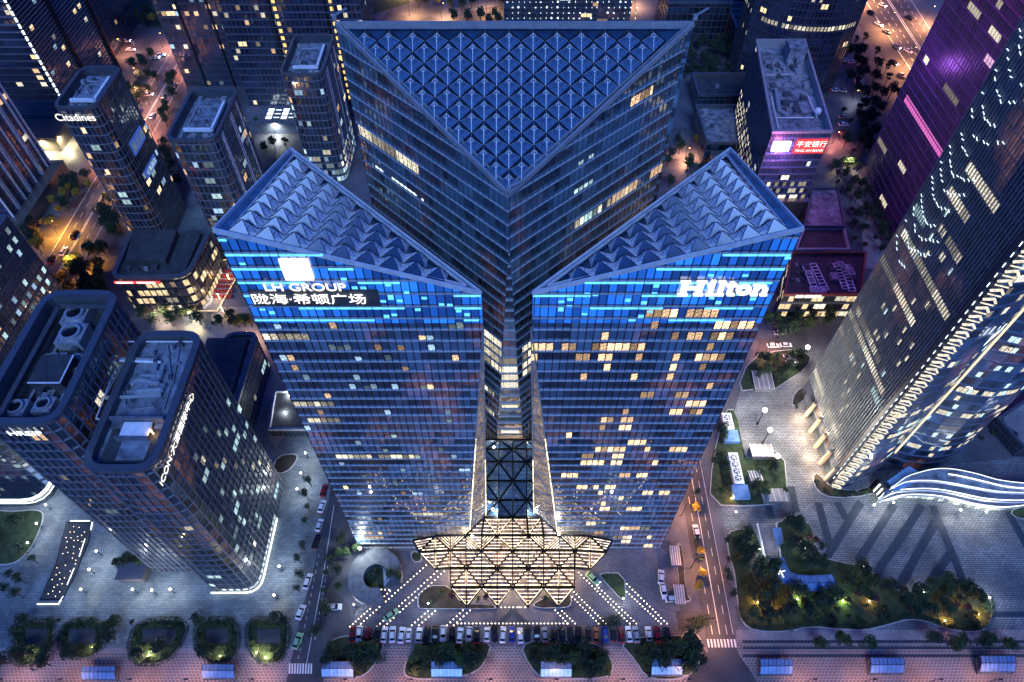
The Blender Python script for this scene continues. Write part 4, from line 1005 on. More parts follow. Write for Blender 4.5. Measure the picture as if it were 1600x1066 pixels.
# curved tower behind
arc_ = [W(128, 362, 0), W(134, 354, 0), W(142, 348.5, 0), W(152, 345.5, 0), W(163, 345, 0), W(173, 347.5, 0), W(181, 352, 0), W(184, 380, 0), W(128, 380, 0)]
T = prism_tower('curved_tower', 'dark curved tower with single rows of white lit windows behind the bank tower', 'skyscraper', arc_, 150, 'g_navy', fl=3.7, bay=2.0, litp=.0, mw=.25, md=.3, bw=.2)
for w_i, (O, U, N, L, bb) in enumerate(T.walls):
    if N.dot(-T.c) <= 0: continue
    k = int(L / bb + .5)
    for j, pr in ((30, .9), (26, .3), (22, .8), (14, .5), (10, .75), (7, .2), (38, .4)):
        for i in range(k):
            if R.random() < pr: T.lit(O, U, N, i * bb + .3, i * bb + bb - .3, j * 3.7 + .8, j * 3.7 + 3, 'cream')
T.finish()
# purple tower
T = prism_tower('purple_tower', 'huge purple lit tower at the upper right, a bright pink band across its side', 'skyscraper', rect(173.7, 245, 219, 277), 190, 'g_purple', fl=3.9, bay=2.0, litp=.0, mw=.14, md=.2, bw=.35, bm='mauvemetal' if M.setdefault('mauvemetal', plain('mauve_metal', (.30, .16, .36), .4, .3, .1)) else '', mm='mauvemetal')
O, U, N, L, bb = max(T.walls, key=lambda w: (w[2].x < -.9) * w[3])
def onX(x, y, X): p = atX(x, y, X); return p
p, q_ = onX(1415, 150, 173.5), onX(1465, 238, 173.5); zc_ = (p.z + q_.z) / 2
T.lit(O, U, N, (O - p).dot(-U), (O - W(173.7, 219.5, 0)).dot(-U), zc_ - 1.6, zc_ + 1.6, 'pink')
for x0, y0, x1, y1 in ((1515, 2, 1533, 20), (1548, 40, 1563, 60), (1476, 132, 1494, 164), (1447, 84, 1452, 92), (1408, 246, 1415, 266), (1371, 219, 1381, 244), (1373, 310, 1381, 328), (1560, 0, 1566, 6)):
    a_, b_ = onX(x0, y0, 173.5), onX(x1, y1, 173.5); j = math.floor((a_.z + b_.z) / 2 / 3.9)
    u0, u1 = sorted(((a_ - O).dot(U), (b_ - O).dot(U))); T.lit(O, U, N, max(u0, .1), min(u1, L - .1), j * 3.9 + .7, j * 3.9 + 3.3, 'cream')
fx = MB(); fp = W(172.5, 240, 126); fx.box(fp, 1, 1, 1)
fx.build('added_pink_lamp', M['signpink'], T.o); light('POINT', W(162, 238, 140), 32000, (1, .10, .55), T.o, 3)  # made-up lamp box and free-hanging pink light, added to colour the facade
light('POINT', W(165, 264, 66), 3000, (.50, .15, 1), T.o, 3)  # second added light, violet, without any fixture
T.finish()

# big curved tower on the right
XL = 110.3; base = [W(XL, 105.5, 0), W(131.7, 115.8, 0)]
crv = [W(XL, 105.5, 0), W(116, 106.2, 0), W(122, 108.6, 0), W(127, 112, 0), W(131.7, 115.8, 0), W(137, 114.0, 0), W(143, 113.2, 0), W(149.6, 114.2, 0), W(155.5, 116.8, 0), W(159.8, 120.5, 0), W(163, 126, 0), W(164.5, 134, 0), W(164.5, 146, 0), W(XL, 146, 0)]
T = prism_tower('curved_skyscraper', 'giant dark skyscraper at the right edge with a spine of lit chevrons', 'skyscraper', crv, 144, 'g_twin', bay=1.45, fl=4.1, mw=0, bw=.25, bd=.1, recess=2, litp=0, cop='metal')
left = max(T.walls, key=lambda w: (w[2].x < -.9) * w[3]); O, U, N, L, bb = left
g = MB()
for i in range(int(L / 1.15)): g.strip(O + U * (i * 1.15 + .3) + W(0, 0, 9), O + U * (i * 1.15 + .3) + W(0, 0, 144), N, .2, .45)
g.build('vertical_ribs', M['rib'] if 'rib' in M else M.setdefault('rib', plain('rib_metal', (.30, .32, .34), .45, .3, .2)), T.o)
def rowX(x0, y0, x1, y1, mat, hh=2.6):
    a_, b_ = atX(x0, y0, XL), atX(x1, y1, XL); j = math.floor((a_.z + b_.z) / 2 / 4.1)
    u0, u1 = sorted(((a_ - O).dot(U), (b_ - O).dot(U))); u0, u1 = max(u0, .3), min(u1, L - 2); u = u0
    while u < u1:
        w = min(u1 - u, R.choice((2.3, 3.45, 5.75))); T.lit(O, U, N, u + .1, u + w - .1, j * 4.1 + .7, j * 4.1 + .7 + hh, mat); u += w
for it in ((1410, 360, 1478, 500), (1380, 388, 1432, 500), (1328, 475, 1385, 610), (1308, 510, 1332, 560), (1272, 580, 1306, 690), (1340, 482, 1378, 560), (1475, 382, 1496, 418), (1510, 265, 1558, 330), (1486, 290, 1515, 340)):
    rowX(*it, 'cream')
rowX(1394, 455, 1411, 486, 'warm'); rowX(1360, 610, 1374, 645, 'cool'); rowX(1425, 330, 1440, 360, 'cool')
for k in range(46):
    x = R.uniform(1290, 1480); y = R.uniform(620 - (x - 1290) * 1.6, 700 - (x - 1290) * 1.1)
    a_ = atX(x, y, XL); u = (a_ - O).dot(U)
    if 1 < u < L - 4 and 12 < a_.z < 140: j = math.floor(a_.z / 4.1); T.lit(O, U, N, u, u + 1.1, j * 4.1 + .7, j * 4.1 + 3, R.choice(['cool', 'cream', 'cream']))
# front glass: floor lights, gold line, chevron spine
for (O2, U2, N2, L2, bb2) in T.walls:
    if N2.y > -.1: continue
    k = max(1, int(L2 / bb2 + .5))
    for j in range(2, 33):
        for i in range(k):
            pr = {3: .55, 5: .35, 8: .7, 9: .25, 11: .75, 14: .3, 16: .25, 17: .5, 22: .25, 25: .5}.get(j, .05)
            if R.random() < pr: T.lit(O2, U2, N2, i * bb2 + .1, i * bb2 + bb2 - .1, j * 4.1 + .8, j * 4.1 + 3, R.choice(['cream', 'cool', 'cream']))
g = MB(); g.tube(W(131.7, 115.3, 8), W(131.7, 115.3, 144), .28, n=6); g.build('gold_light_line', emis('gold_line', (1, .8, .5), .8, light=False), T.o)
g = MB(); ch = MB(); rail = MB()
for k in range(46):
    z = 3 + k * 3.05; c = W(XL + .2, 104.4, z)
    g.beam(c + W(-1.3, 1.3, .2), c + W(0, 0, 1.7), .40, .5); g.beam(c + W(0, 0, 1.7), c + W(1.2, .1, .1), .40, .5); g.beam(c + W(-1.3, 1.3, -.9), c + W(1.2, .1, -.7), .18, .3)
for k in range(44): ch.box((XL - .6, 107.6, 4 + k * 3.2), .15, .18, 1.3)
g.build('chevron_spine', emis('chevron_light', (1, .90, .70), .6, .4, light=False), T.o); ch.build('dashed_light_line', M['signb'], T.o)
rail.beam(W(XL - .3, 108.6, 2), W(XL - .3, 108.6, 143), 1.6, .5, W(1, 0, 0)); rail.beam(W(XL - .3, 106.4, 2), W(XL - .3, 106.4, 143), .4, .8, W(1, 0, 0)); rail.build('spine_casing', M['metal'], T.o)
led = MB(); rr = random.Random(5)
for a_ in range(13):
    z0 = 142 - a_ * 5.0; u0 = L - 4 - rr.uniform(0, 4) - 0.0
    for k in range(rr.randint(7, 13)):
        u = (u0 if True else 0) - 0; yy = 144.5 - k * 1.35 - rr.uniform(0, .3); zz = z0 - 3.2 * math.sin(k * .33) + rr.uniform(-.3, .3) + (a_ % 3) * .4
        if rr.random() < .85: led.beam(W(XL - .75, yy, zz), W(XL - .75, yy - .95, zz - rr.uniform(-.2, .45)), .13, .13)
led.build('led_waves', M['ledw2'] if 'ledw2' in M else M.setdefault('ledw2', emis('led_wave', (.65, .85, 1), 1.1, light=False)), T.o)
for (O2, U2, N2, L2, bb2) in T.walls:
    pass
sign_text(T.o, 'EILS', atY(1583, 442, 113.2) if False else W(121.5, 108.0, 82), W(.8, .6, 0), Z3, 5, 'signb', bold=.01)
g = MB()
for y in (109, 115.5, 122, 128.5, 135): g.tube(W(XL - 1.5, y, 0), W(XL - .8, y, 9), .75, .75, 12)
g.build('lobby_columns', plain('sandstone_column', (.45, .33, .22), .6), T.o)
for y in (110, 118, 126, 134): light('POINT', W(XL - 4.0, y, 3.2), 1900, (1, .70, .42), T.o, 1.0)
T.finish()
# wave podium
wt = thing('wave_podium', 'low podium with flowing wave-like roof edges and bright white light lines, right foreground', 'building', at(1500, 765))
def cur(pts, z, n=34):
    xs = [p[0] for p in pts]; out = []
    for i in range(n + 1):
        x = xs[0] + (xs[-1] - xs[0]) * i / n
        k = max(j for j in range(len(xs)) if xs[j] <= x + 1e-6); k = min(k, len(xs) - 2); t = (x - xs[k]) / (xs[k + 1] - xs[k])
        g0 = lambda j: pts[max(0, min(len(pts) - 1, j))][1]
        y = .5 * ((2 * g0(k)) + (-g0(k - 1) + g0(k + 1)) * t + (2 * g0(k - 1) - 5 * g0(k) + 4 * g0(k + 1) - g0(k + 2)) * t * t + (-g0(k - 1) + 3 * g0(k) - 3 * g0(k + 1) + g0(k + 2)) * t ** 3)
        out.append(at(x, y, z))
    return out
L1 = cur([(1392, 762), (1415, 746), (1438, 738), (1460, 733), (1487, 733), (1524, 740), (1560, 750), (1600, 755), (1660, 756)], 9.5)
L2 = cur([(1482, 741), (1510, 746), (1540, 753), (1570, 760), (1600, 763), (1660, 764)], 9.7)
L3 = cur([(1392, 763), (1417, 753), (1451, 751), (1487, 755), (1524, 762), (1560, 768), (1600, 770), (1660, 768)], 9.2)
L4 = cur([(1373, 781), (1395, 770), (1436, 766), (1465, 767), (1499, 773), (1536, 781), (1573, 784), (1600, 784), (1660, 780)], 6.4)
L5 = cur([(1376, 784), (1412, 775), (1453, 775), (1487, 780), (1524, 789), (1568, 794), (1600, 791), (1660, 786)], 4.6)
def ribbon(A, B, nm, mt):
    g = MB()
    for i in range(len(A) - 1): g.face([A[i], A[i + 1], B[i + 1], B[i]][::-1])
    return g.build(nm, M[mt], wt)
dn = lambda A, dz, dy=0: [p + W(0, dy, dz) for p in A]
ribbon(L1, L3, 'roof_terrace', 'roofgrey'); ribbon(L3, dn(L3, -1.4), 'roof_edge', 'rim'); ribbon(dn(L3, -1.4, .8), L4, 'sloping_tier', 'dkconc')
ribbon(L4, dn(L4, -.9), 'tier_edge', 'rim'); ribbon(dn(L4, -.9, .5), L5, 'lower_tier', 'dkconc'); ribbon(L5, dn(L5, -.8), 'tier_edge', 'rim')
M['g_shopw'] = litglass('lit_shop_wall', (.85, 1, .85), .9, (.05, .06, .06)); ribbon(dn(L5, -.8, 1.2), [W(p.x, p.y + 1.2, 0) for p in L5], 'glass_wall', 'g_shopw')
ribbon([W(p.x, p.y, 0) for p in L1], L1, 'rear_wall', 'dkconc')
for A, w, k0 in ((L2, .32, 0), (dn(L4, .2, .5), .30, 0), (dn(L5, .15, .3), .22, 0), (dn(L3, .1), .14, 0), (dn(L1, .1), .14, 0)):
    g = MB()
    for p, q_ in zip(A[k0:], A[k0 + 1:]): g.beam(p, q_, w, .18)
    g.build('light_line', M['ledw'] if w > .2 else M['signb'], wt)
g = MB(); i = 0
for p, q_ in zip(L5[::1], L5[1:]):
    for t in (0, .5): c = p.lerp(q_, t) + W(0, 1.1, -.8); g.beam(W(c.x, c.y, 0), c, .12, .12)
g.build('wall_mullions', M['metal'], wt)
pr = [at(1361, 765, 0), at(1377, 783, 0), at(1397, 772, 0), at(1386, 750, 0)]; g = MB(); g.hexa(pr[::1], [p + W(0, 0, 7) for p in pr]); g.build('end_block', M['dkmetal'], wt)
for i in range(3):
    c = pr[0].lerp(pr[1], .2 + i * .3) + W(-.25, -.25, 0); g = MB(); g.beam(c + W(0, 0, 1.0), c + W(0, 0, 6.0 - i * .6), .45, .3, W(1, 0, 0)); g.build('end_light_bar', M['ledw'], wt)
g = MB(); pr2 = [at(1386, 752, 7.6), at(1400, 768, 7.6), at(1450, 745, 7.6), at(1420, 728, 7.6)]; g.hexa([p - W(0, 0, 1) for p in pr2], pr2); g.build('link_roof', M['bluecan'], wt)
# right edge: pale forecourt block
T = px_tower('pale_block', 'plain pale roofed block at the far right edge behind the curved skyscraper', 'building', [(1598, 700), (1680, 700), (1640, 600), (1558, 655)], 6, 'g_dark', deck='walk', mw=.2)
T.finish()
# low roofs in the middle right
T = px_tower('mall_block', 'low block with a red fascia and dark roof crowded with air conditioning units', 'building', [(1225, 461), (1345, 461), (1352, 396), (1236, 396)], 14, 'g_shop', fl=4.6, bay=2.4, recess=.5, cw=.6, deck='roofdark', cop='redfascia' if M.setdefault('redfascia', plain('red_fascia', (.22, .05, .045), .5)) else '', litp=.08, lit_mats=('cream',), bm='dkconc', bw=1.0)
for i in range(3):
    for j in range(3): p = at(1234 + i * 9 + j * 1.4, 417 + j * 11, T.z); small_units(T, (p.x, p.y), (p.x, p.y), T.z, 1, rr, smin=1.1, smax=1.3)
def ladder(x0, y0, x1, y1, w=1.3, n=9):
    a_, b_ = at(x0, y0, T.z + 1), at(x1, y1, T.z + 1); s = (b_ - a_).cross(Z3).normalized() * w; g = MB(); g.beam(a_ + s, b_ + s, .3, .4); g.beam(a_ - s, b_ - s, .3, .4)
    for k in range(n): c = a_.lerp(b_, k / (n - 1)); g.beam(c - s, c + s, .3, .3)
    g.build('duct_rack', M['pale'], T.o)
ladder(1258, 414, 1274, 452); ladder(1270, 412, 1290, 453); ladder(1307, 412, 1322, 452); ladder(1318, 414, 1332, 455); ladder(1266, 452, 1290, 454)
for x, y in ((1259, 420), (1262, 430), (1265, 440), (1297, 416), (1300, 426), (1302, 435), (1324, 418), (1327, 428), (1331, 438), (1312, 416)): p = at(x, y, T.z); small_units(T, (p.x, p.y), (p.x, p.y), T.z, 1, rr, smin=2.2, smax=3.2)
F = T.walls[0]; O, U, N, L, bb = F; g = MB(); g.box((O.x + 11.5, O.y - .5, 12.9), 6.5, .3, 1.3); g.box((O.x + 6.2, O.y - .5, 12.9), 3, .3, 1.3); g.build('fascia_sign', M['sign'], T.o); T.finish()
T = px_tower('low_block', 'low block with an empty dark flat roof framed by a pale rim', 'building', [(1243, 391), (1326, 391), (1318, 357), (1256, 357)], 15, 'g_dark', fl=4, recess=.6, cw=.5, cop='ltmetal', deck='roofdark', bw=.3, mw=.2); T.finish()
T = px_tower('glass_block', 'blue glass block squeezed between the bank tower and the dark flat roof', 'building', [(1256, 355), (1320, 355), (1308, 296), (1268, 296)], 16, 'g_dark', fl=4, recess=.3, cw=.3, cop='metal', deck='roofgrey', bw=.3, mw=.2); T.finish()

# restaurant terrace
tr = thing('restaurant_terrace', 'warm lit restaurant terrace with maroon seats beside the left twin tower', 'terrace', at(335, 450))
p = [at(x, y, .5) for x, y in ((304, 488), (340, 488), (368, 440), (372, 412), (356, 408), (322, 412))]; g = MB(); g.hexa([a_ - W(0, 0, .5) for a_ in p], p); g.build('terrace_floor', M['walk'], tr)
g = MB(); pp = p[:]
for i in range(len(pp)): g.beam(pp[i] + W(0, 0, .9), pp[(i + 1) % len(pp)] + W(0, 0, .9), .2, .25)
g.build('glowing_rail', emis('warm_rail', (1, .75, .4), .8, .4), tr)
rr = random.Random(3); mar = plain('maroon_fabric', (.20, .02, .03), .7)
for i in range(5):
    for j in range(6):
        c = at(336 + i * 7 + (5 - j) * 1.5 - 4, 425 + j * 8, .5)
        g = MB(); g.box(c, 1.6, .8, .75); g.box(c + W(0, .5, 0), 1.6, .2, 1.2); g.build('seat', mar, tr)
g = MB(); pl = [at(x, y, .9) for x, y in ((318, 482), (330, 470), (334, 450), (342, 430), (346, 415))]
for a_, b_ in zip(pl, pl[1:]): g.beam(a_, b_, .6, .8)
g.build('planter_wall', M['pale'], tr)
for x, y in ((315, 470), (340, 460), (355, 430), (330, 430), (345, 480)): 
    q_ = at(x, y, 3.2); g = MB(); g.tube(q_ - W(0, 0, 2.8), q_, .06); g.ball(q_, .28); g.build('terrace_lamp', M['bulbw'], tr); light('POINT', q_ + W(0, 0, .5), 900, (1, .72, .4), tr, .3)
# =============================================================== ground and roads
ZC = [.004]
def sheet(name, pts, mat, z, kind='structure'):
    if name != 'ground': ZC[0] += .0035; z = ZC[0]
    mb = MB(); mb.face([W(p.x, p.y, z) for p in pts]); o = mb.build(name, M[mat]); o['kind'] = kind; return o
def psheet(name, px, mat, z, kind='structure'): return sheet(name, [at(x, y) for x, y in px], mat, z, kind)
sheet('ground', [W(-1500, -200, 0), W(1500, -200, 0), W(1500, 2600, 0), W(-1500, 2600, 0)], 'ground', 0)
psheet('plaza', [(-120, 1012), (-160, 735), (60, 640), (250, 600), (330, 480), (470, 480), (480, 600), (517, 770), (492, 880), (455, 1012)][::-1], 'plazaL', .012)
psheet('promenade', [(-160, 1120), (-150, 1012), (1140, 1012), (1150, 1120)], 'prom', .008)
psheet('promenade', [(1150, 1120), (1150, 985), (1760, 985), (1800, 1120)], 'prom', .008)
psheet('promenade_path', [(-150, 1012), (450, 1012), (450, 1020), (-150, 1020)], 'walk', .016)
psheet('forecourt', [(548, 1012), (548, 985), (556, 955), (640, 885), (640, 858), (1058, 858), (1064, 985), (1064, 1012)], 'fore', .016)
psheet('right_plaza', [(1154, 985), (1128, 800), (1122, 740), (1170, 560), (1330, 540), (1330, 740), (1760, 700), (1800, 985)], 'plazaR', .012)
psheet('promenade_path', [(1152, 1000), (1150, 985), (1800, 985), (1800, 1000)], 'walk', .016)
# streets
def street(name, x0, x1, y0, y1, z=.02, mat='asphalt'): return sheet(name, [W(x0, y0, 0), W(x1, y0, 0), W(x1, y1, 0), W(x0, y1, 0)], mat, z)
psheet('street', [(436, 1120), (453, 1038), (494, 872), (514, 779), (519, 740), (536, 740), (548, 800), (530, 880), (524, 925), (548, 950), (548, 985), (512, 1000), (506, 1038), (505, 1120)], 'asphalt', .02)
rx0, rx1 = at(1103, 1000).x, at(1149, 1000).x
street('street', rx0, rx1, 20, 200)
psheet('street', [(1052, 1120), (1075, 1060), (1101, 1020), (1149, 1015), (1170, 1045), (1215, 1120)], 'asphalt', .028)
psheet('street', [(1056, 955), (1095, 955), (1100, 985), (1060, 985)], 'asphalt', .026)
lx0, lx1 = at(77, 403).x, at(95, 436).x + 1
street('avenue', lx0 - 1, lx0 + 17, 120, 600)
psheet('avenue_branch', [(150, 352), (168, 372), (158, 386), (130, 380)], 'asphalt', .024)
psheet('highway', [(1318, -40), (1462, -40), (1401 + 14, 0), (1462, 78), (1520, 160), (1500, 230), (1405, 130), (1338, 34)][::-1], 'asphalt', .02)
psheet('street', [(1178, 560), (1186, 532), (1240, 520), (1262, 520), (1262, 556)], 'asphalt', .024)
psheet('street', [(590, 40), (640, -30), (700, -30), (690, 25), (640, 40)], 'asphalt', .02)
psheet('street', [(690, 40), (720, 20), (800, 5), (800, 45)], 'asphalt', .024)
psheet('street', [(965, 60), (975, -30), (990, -30), (1000, 60)], 'asphalt', .02)
psheet('pavement', [(150, 260), (160, 100), (215, 60), (300, 60), (310, 140), (270, 300), (160, 420), (120, 400)], 'walk2', .012)
psheet('pavement', [(262, 365), (302, 290), (350, 370), (345, 520), (290, 520)], 'plazaL', .012)
psheet('pavement', [(330, 560), (330, 480), (420, 480), (470, 560), (480, 640), (430, 700)][::-1], 'walk', .016)
psheet('pavement', [(1020, 320), (1040, 200), (1120, 200), (1160, 320)], 'walk2', .012)
psheet('pavement', [(1180, 300), (1300, 130), (1350, 100), (1400, 260), (1330, 300)], 'walk2', .012)
psheet('pavement', [(395, 260), (400, 190), (470, 190), (480, 260)], 'walk2', .012)
psheet('pavement', [(-60, 420), (0, 300), (120, 210), (170, 260), (60, 420)][::-1], 'walk2', .010)
psheet('lawn', [(255, 45), (150, 25), (160, -10), (250, -20)], 'grass', .014)
psheet('lawn', [(560, 30), (560, -20), (660, -20), (640, 5)], 'grass', .014)
psheet('lawn', [(1110, 600), (1170, 545), (1262, 556), (1262, 620), (1230, 640), (1190, 612), (1150, 640), (1120, 790), (1230, 790), (1230, 700), (1180, 700), (1160, 790), (1110, 790)], 'grass', .018) if False else None
# painted markings: one sheet per street marking set (surface pattern of the road)
def marks(name, segs, z=.155, mat='paint'):
    mb = MB()
    for (x0, y0, x1, y1, w) in segs:
        p, q = at(x0, y0), at(x1, y1); n = (q - p).cross(Z3).normalized() * w / 2
        mb.face([W(p.x - n.x, p.y - n.y, z), W(q.x - n.x, q.y - n.y, z), W(q.x + n.x, q.y + n.y, z), W(p.x + n.x, p.y + n.y, z)])
    for f in range(len(mb.f)):
        pass
    o = mb.build(name, M[mat]); o['kind'] = 'structure'; return o
def dashes(x0, y0, x1, y1, n, w=.15, f=.45): return [(x0 + (x1 - x0) * i / n, y0 + (y1 - y0) * i / n, x0 + (x1 - x0) * (i + f) / n, y0 + (y1 - y0) * (i + f) / n, w) for i in range(n)]
zebra = lambda x0, x1, y, n, dy: [(x0 + (x1 - x0) * i / n, y - dy, x0 + (x1 - x0) * i / n - .6, y + dy, .45) for i in range(n)]
marks('street_markings', [(479, 1038, 505, 900, .15), (505, 900, 522, 790, .15)] + dashes(492, 1000, 513, 880, 12) + dashes(466, 1030, 500, 860, 14, .12) + zebra(453, 491, 1045, 9, 8))
def xline(X, ya, yb, w, n=0, f=.45):
    mb = []
    L = yb - ya
    if not n: return [(X, ya, yb, w)]
    return [(X, ya + L * i / n, ya + L * (i + f) / n, w) for i in range(n)]
def xmarks(name, L, z=.155):
    mb = MB()
    for X, a_, b_, w in L: mb.face([W(X - w / 2, a_, z), W(X + w / 2, a_, z), W(X + w / 2, b_, z), W(X - w / 2, b_, z)])
    o = mb.build(name, M['paint']); o['kind'] = 'structure'
w_ = rx1 - rx0
xmarks('street_markings', xline(rx0 + w_ * .5, 58, 190, .18) + xline(rx0 + w_ * .25, 58, 190, .14, 22) + xline(rx0 + w_ * .75, 58, 190, .14, 22) + xline(rx1 - .4, 58, 190, .14) + [(rx0 + .5 + i * 1.0, at(1120, 1012).y, at(1120, 999).y, .5) for i in range(9)])
xmarks('avenue_markings', xline(lx0 + 7.6, 130, 560, .22) + xline(lx0 + 8.2, 130, 560, .22) + xline(lx0 + 3.4, 130, 560, .15, 60) + xline(lx0 + 12, 130, 560, .15, 60) + xline(lx0 - .2, 130, 560, .2) + xline(lx0 + 16, 130, 560, .2))
h0, h1 = (1338, 20), (1450, 190)
def hw(off, w, n=0): 
    a_ = (1355 + off, 0); b_ = (1355 + off * .98 + 108, 165)
    return dashes(a_[0], a_[1], b_[0], b_[1], n, w) if n else [(*a_, *b_, w)]
marks('highway_markings', hw(-4, .3) + hw(9, .25, 18) + hw(20, .25, 18) + hw(31, .5) + hw(34, .4) + hw(46, .25, 18) + hw(57, .25, 18) + hw(68, .3))
# plaza stripes
def band_px(name, L, mat, z, wpx): 
    mb = MB()
    for (x0, y0, x1, y1) in L:
        p, q = at(x0, y0), at(x1, y1); n = (q - p).cross(Z3).normalized() * wpx / 2
        mb.face([W(p.x - n.x, p.y - n.y, z), W(q.x - n.x, q.y - n.y, z), W(q.x + n.x, q.y + n.y, z), W(p.x + n.x, p.y + n.y, z)]); z += .004
    o = mb.build(name, M[mat]); o['kind'] = 'structure'
band_px('plaza_stripes', [(1345, 785, 1292, 870), (1397, 788, 1340, 878), (1440, 790, 1368, 898), (1462, 815, 1400, 925), (1487, 862, 1446, 920), (1457, 790, 1508, 915), (1278, 785, 1298, 860), (1308, 785, 1322, 812), (1575, 800, 1612, 868), (1235, 760, 1244, 800), (1200, 790, 1206, 812)], 'stripe', .13, 2.5)
band_px('plaza_stripe', [(1548, 960, 1700, 960)], 'stripe', .125, 1.6)
band_px('promenade_stripes', [(1160, 1003, 1700, 1003), (1160, 1013, 1700, 1013), (1160, 1025, 1700, 1025)], 'stripe', .13, .7)
band_px('forecourt_diamond', [(801, 955, 770, 985), (801, 955, 832, 985)], 'stripe', .13, 1.4)
sheet('forecourt_path', [at(x, y) for x, y in ((560, 950), (700, 985), (1040, 985), (1060, 955), (940, 955), (800, 952))][::-1], 'stripe', .020) if False else None
# promenade paths between the planted beds (pale funnels)
for nm, px in (('funnel_path', [(565, 1075), (612, 1008), (655, 1008), (628, 1066), (622, 1075)]), ('funnel_path', [(748, 1075), (775, 1008), (805, 1008), (830, 1066), (836, 1075)]), ('funnel_path', [(985, 1075), (980, 1066), (925, 1008), (958, 1008), (1005, 1050), (1012, 1075)])):
    psheet(nm, px, 'prom', .03)

# =============================================================== trees, shrubs, beds
def crown_mesh(seed, n, rx, rz, z0, leaf, mat, lumps=9, cone=False):
    rr = random.Random(seed); mb = MB(); L = []
    for k in range(lumps):
        a = rr.uniform(0, 6.28); t = rr.uniform(.25, .8); z = rr.uniform(-.55, .75); s = (1 - abs(z) * .6) * (1 - .5 * max(0, z) if cone else 1)
        L.append((math.cos(a) * rx * t * s * .9, math.sin(a) * rx * t * s * .9, z0 + z * rz, rx * rr.uniform(.28, .5)))
    L.append((0, 0, z0 + rz * .5, rx * .45))
    for k in range(n):
        c = rr.choice(L); th = rr.uniform(0, 6.28); ph = math.acos(rr.uniform(-.6, 1)); r = c[3] * rr.uniform(.6, 1.12)
        p = W(c[0] + r * math.sin(ph) * math.cos(th), c[1] + r * math.sin(ph) * math.sin(th), c[2] + r * math.cos(ph) * .85)
        u = Vector((rr.gauss(0, 1), rr.gauss(0, 1), rr.gauss(0, .6))).normalized(); v = u.orthogonal().normalized(); v.rotate(Matrix.Rotation(rr.uniform(0, 6.28), 3, u))
        s = leaf * rr.uniform(.6, 1.3); w2 = u.cross(v) * s * .6
        mb.face([p - v * s, p + w2, p + v * s, p - w2])
    return mb.mesh('crown', M[mat])
def trunk_mesh(seed, h, r, rx):
    rr = random.Random(seed); mb = MB(); mb.tube((0, 0, 0), (0, 0, h * .55), r, r * .7, 7)
    for k in range(5):
        a = k * 1.26 + rr.uniform(-.3, .3); q = W(math.cos(a) * rx * .55, math.sin(a) * rx * .55, h * rr.uniform(.8, 1.0))
        mb.tube((0, 0, h * .5), q, r * .55, r * .15, 5)
    return mb.mesh('trunk', M['bark'])
KIND = {}
def tree_kind(key, h, rx, rz, leaf, mat, n, seeds=(1, 2, 3), cone=False):
    KIND[key] = [(crown_mesh(s * 31 + len(key), n, rx, rz, h - rz * .5, leaf, mat, cone=cone), trunk_mesh(s, h - rz * .4, .05 * rx + .06, rx)) for s in seeds]
tree_kind('round', 5.2, 2.5, 1.9, .26, 'leaf', 900)
tree_kind('dark', 5.6, 2.9, 2.1, .28, 'leafdk', 900)
tree_kind('slim', 6.0, 1.7, 2.0, .22, 'leafdk', 520)
tree_kind('yellow', 4.6, 2.0, 1.5, .26, 'leafyel', 600)
tree_kind('purple', 3.6, 1.6, 1.2, .24, 'leafred', 420)
tree_kind('shrub', 1.5, 1.15, .8, .18, 'leaf', 300)
tree_kind('shrubdk', 1.5, 1.15, .8, .18, 'leafdk', 300)
tr_ = random.Random(21); FAR = {}
def tree(kind, x, y, label, group=None, s=1.0, world=None, cat=None):
    p = world or at(x, y); k = KIND[kind][tr_.randrange(3)]
    cat = cat or ('shrub' if kind.startswith('shrub') else 'tree')
    o = thing(cat, label, cat, (p.x, p.y, 0), group, tr_.uniform(0, 6.28)); o.scale = (s, s, s * tr_.uniform(.9, 1.1))
    for nm, me in (('crown', k[0]), ('trunk', k[1])):
        c = bpy.data.objects.new(nm, me); COL.objects.link(c); c.parent = o
    return o
COLN = {'round': 'green', 'dark': 'dark green', 'slim': 'slender dark', 'yellow': 'yellow-leaved', 'purple': 'purple-leaved', 'shrub': 'green', 'shrubdk': 'dark'}
def trees(kinds, pts, where, group, s=1.0):
    n = {}
    if pts and sum(p[1] for p in pts) / len(pts) < 262 and kinds != ['yellow']:
        for x, y in pts:
            ms = KIND[kinds[tr_.randrange(len(kinds))]][tr_.randrange(3)]; p = at(x, y); k = s * tr_.uniform(.85, 1.15)
            for me, nm in zip(ms, ('leaf', 'bark')):
                L_ = FAR.setdefault(me.materials[0].name, [[], [], me.materials[0]]); o0 = len(L_[0])
                L_[0] += [(v.co.x * k + p.x, v.co.y * k + p.y, v.co.z * k) for v in me.vertices]; L_[1] += [tuple(i + o0 for i in f.vertices) for f in me.polygons]
        return
    pts = sorted(pts, key=lambda p: p[0])
    for i, (x, y) in enumerate(pts):
        k = kinds[tr_.randrange(len(kinds))]; n[k] = n.get(k, 0) + 1
        noun = 'shrub' if k.startswith('shrub') else 'tree'
        tree(k, x, y, f'{nth(n[k]-1)} {COLN[k]} {noun} from the left {where}', group, s * tr_.uniform(.85, 1.15))
def inside(poly, x, y):
    c = False; n = len(poly)
    for i in range(n):
        (x0, y0), (x1, y1) = poly[i], poly[i - 1]
        if (y0 > y) != (y1 > y) and x < (x1 - x0) * (y - y0) / (y1 - y0) + x0: c = not c
    return c
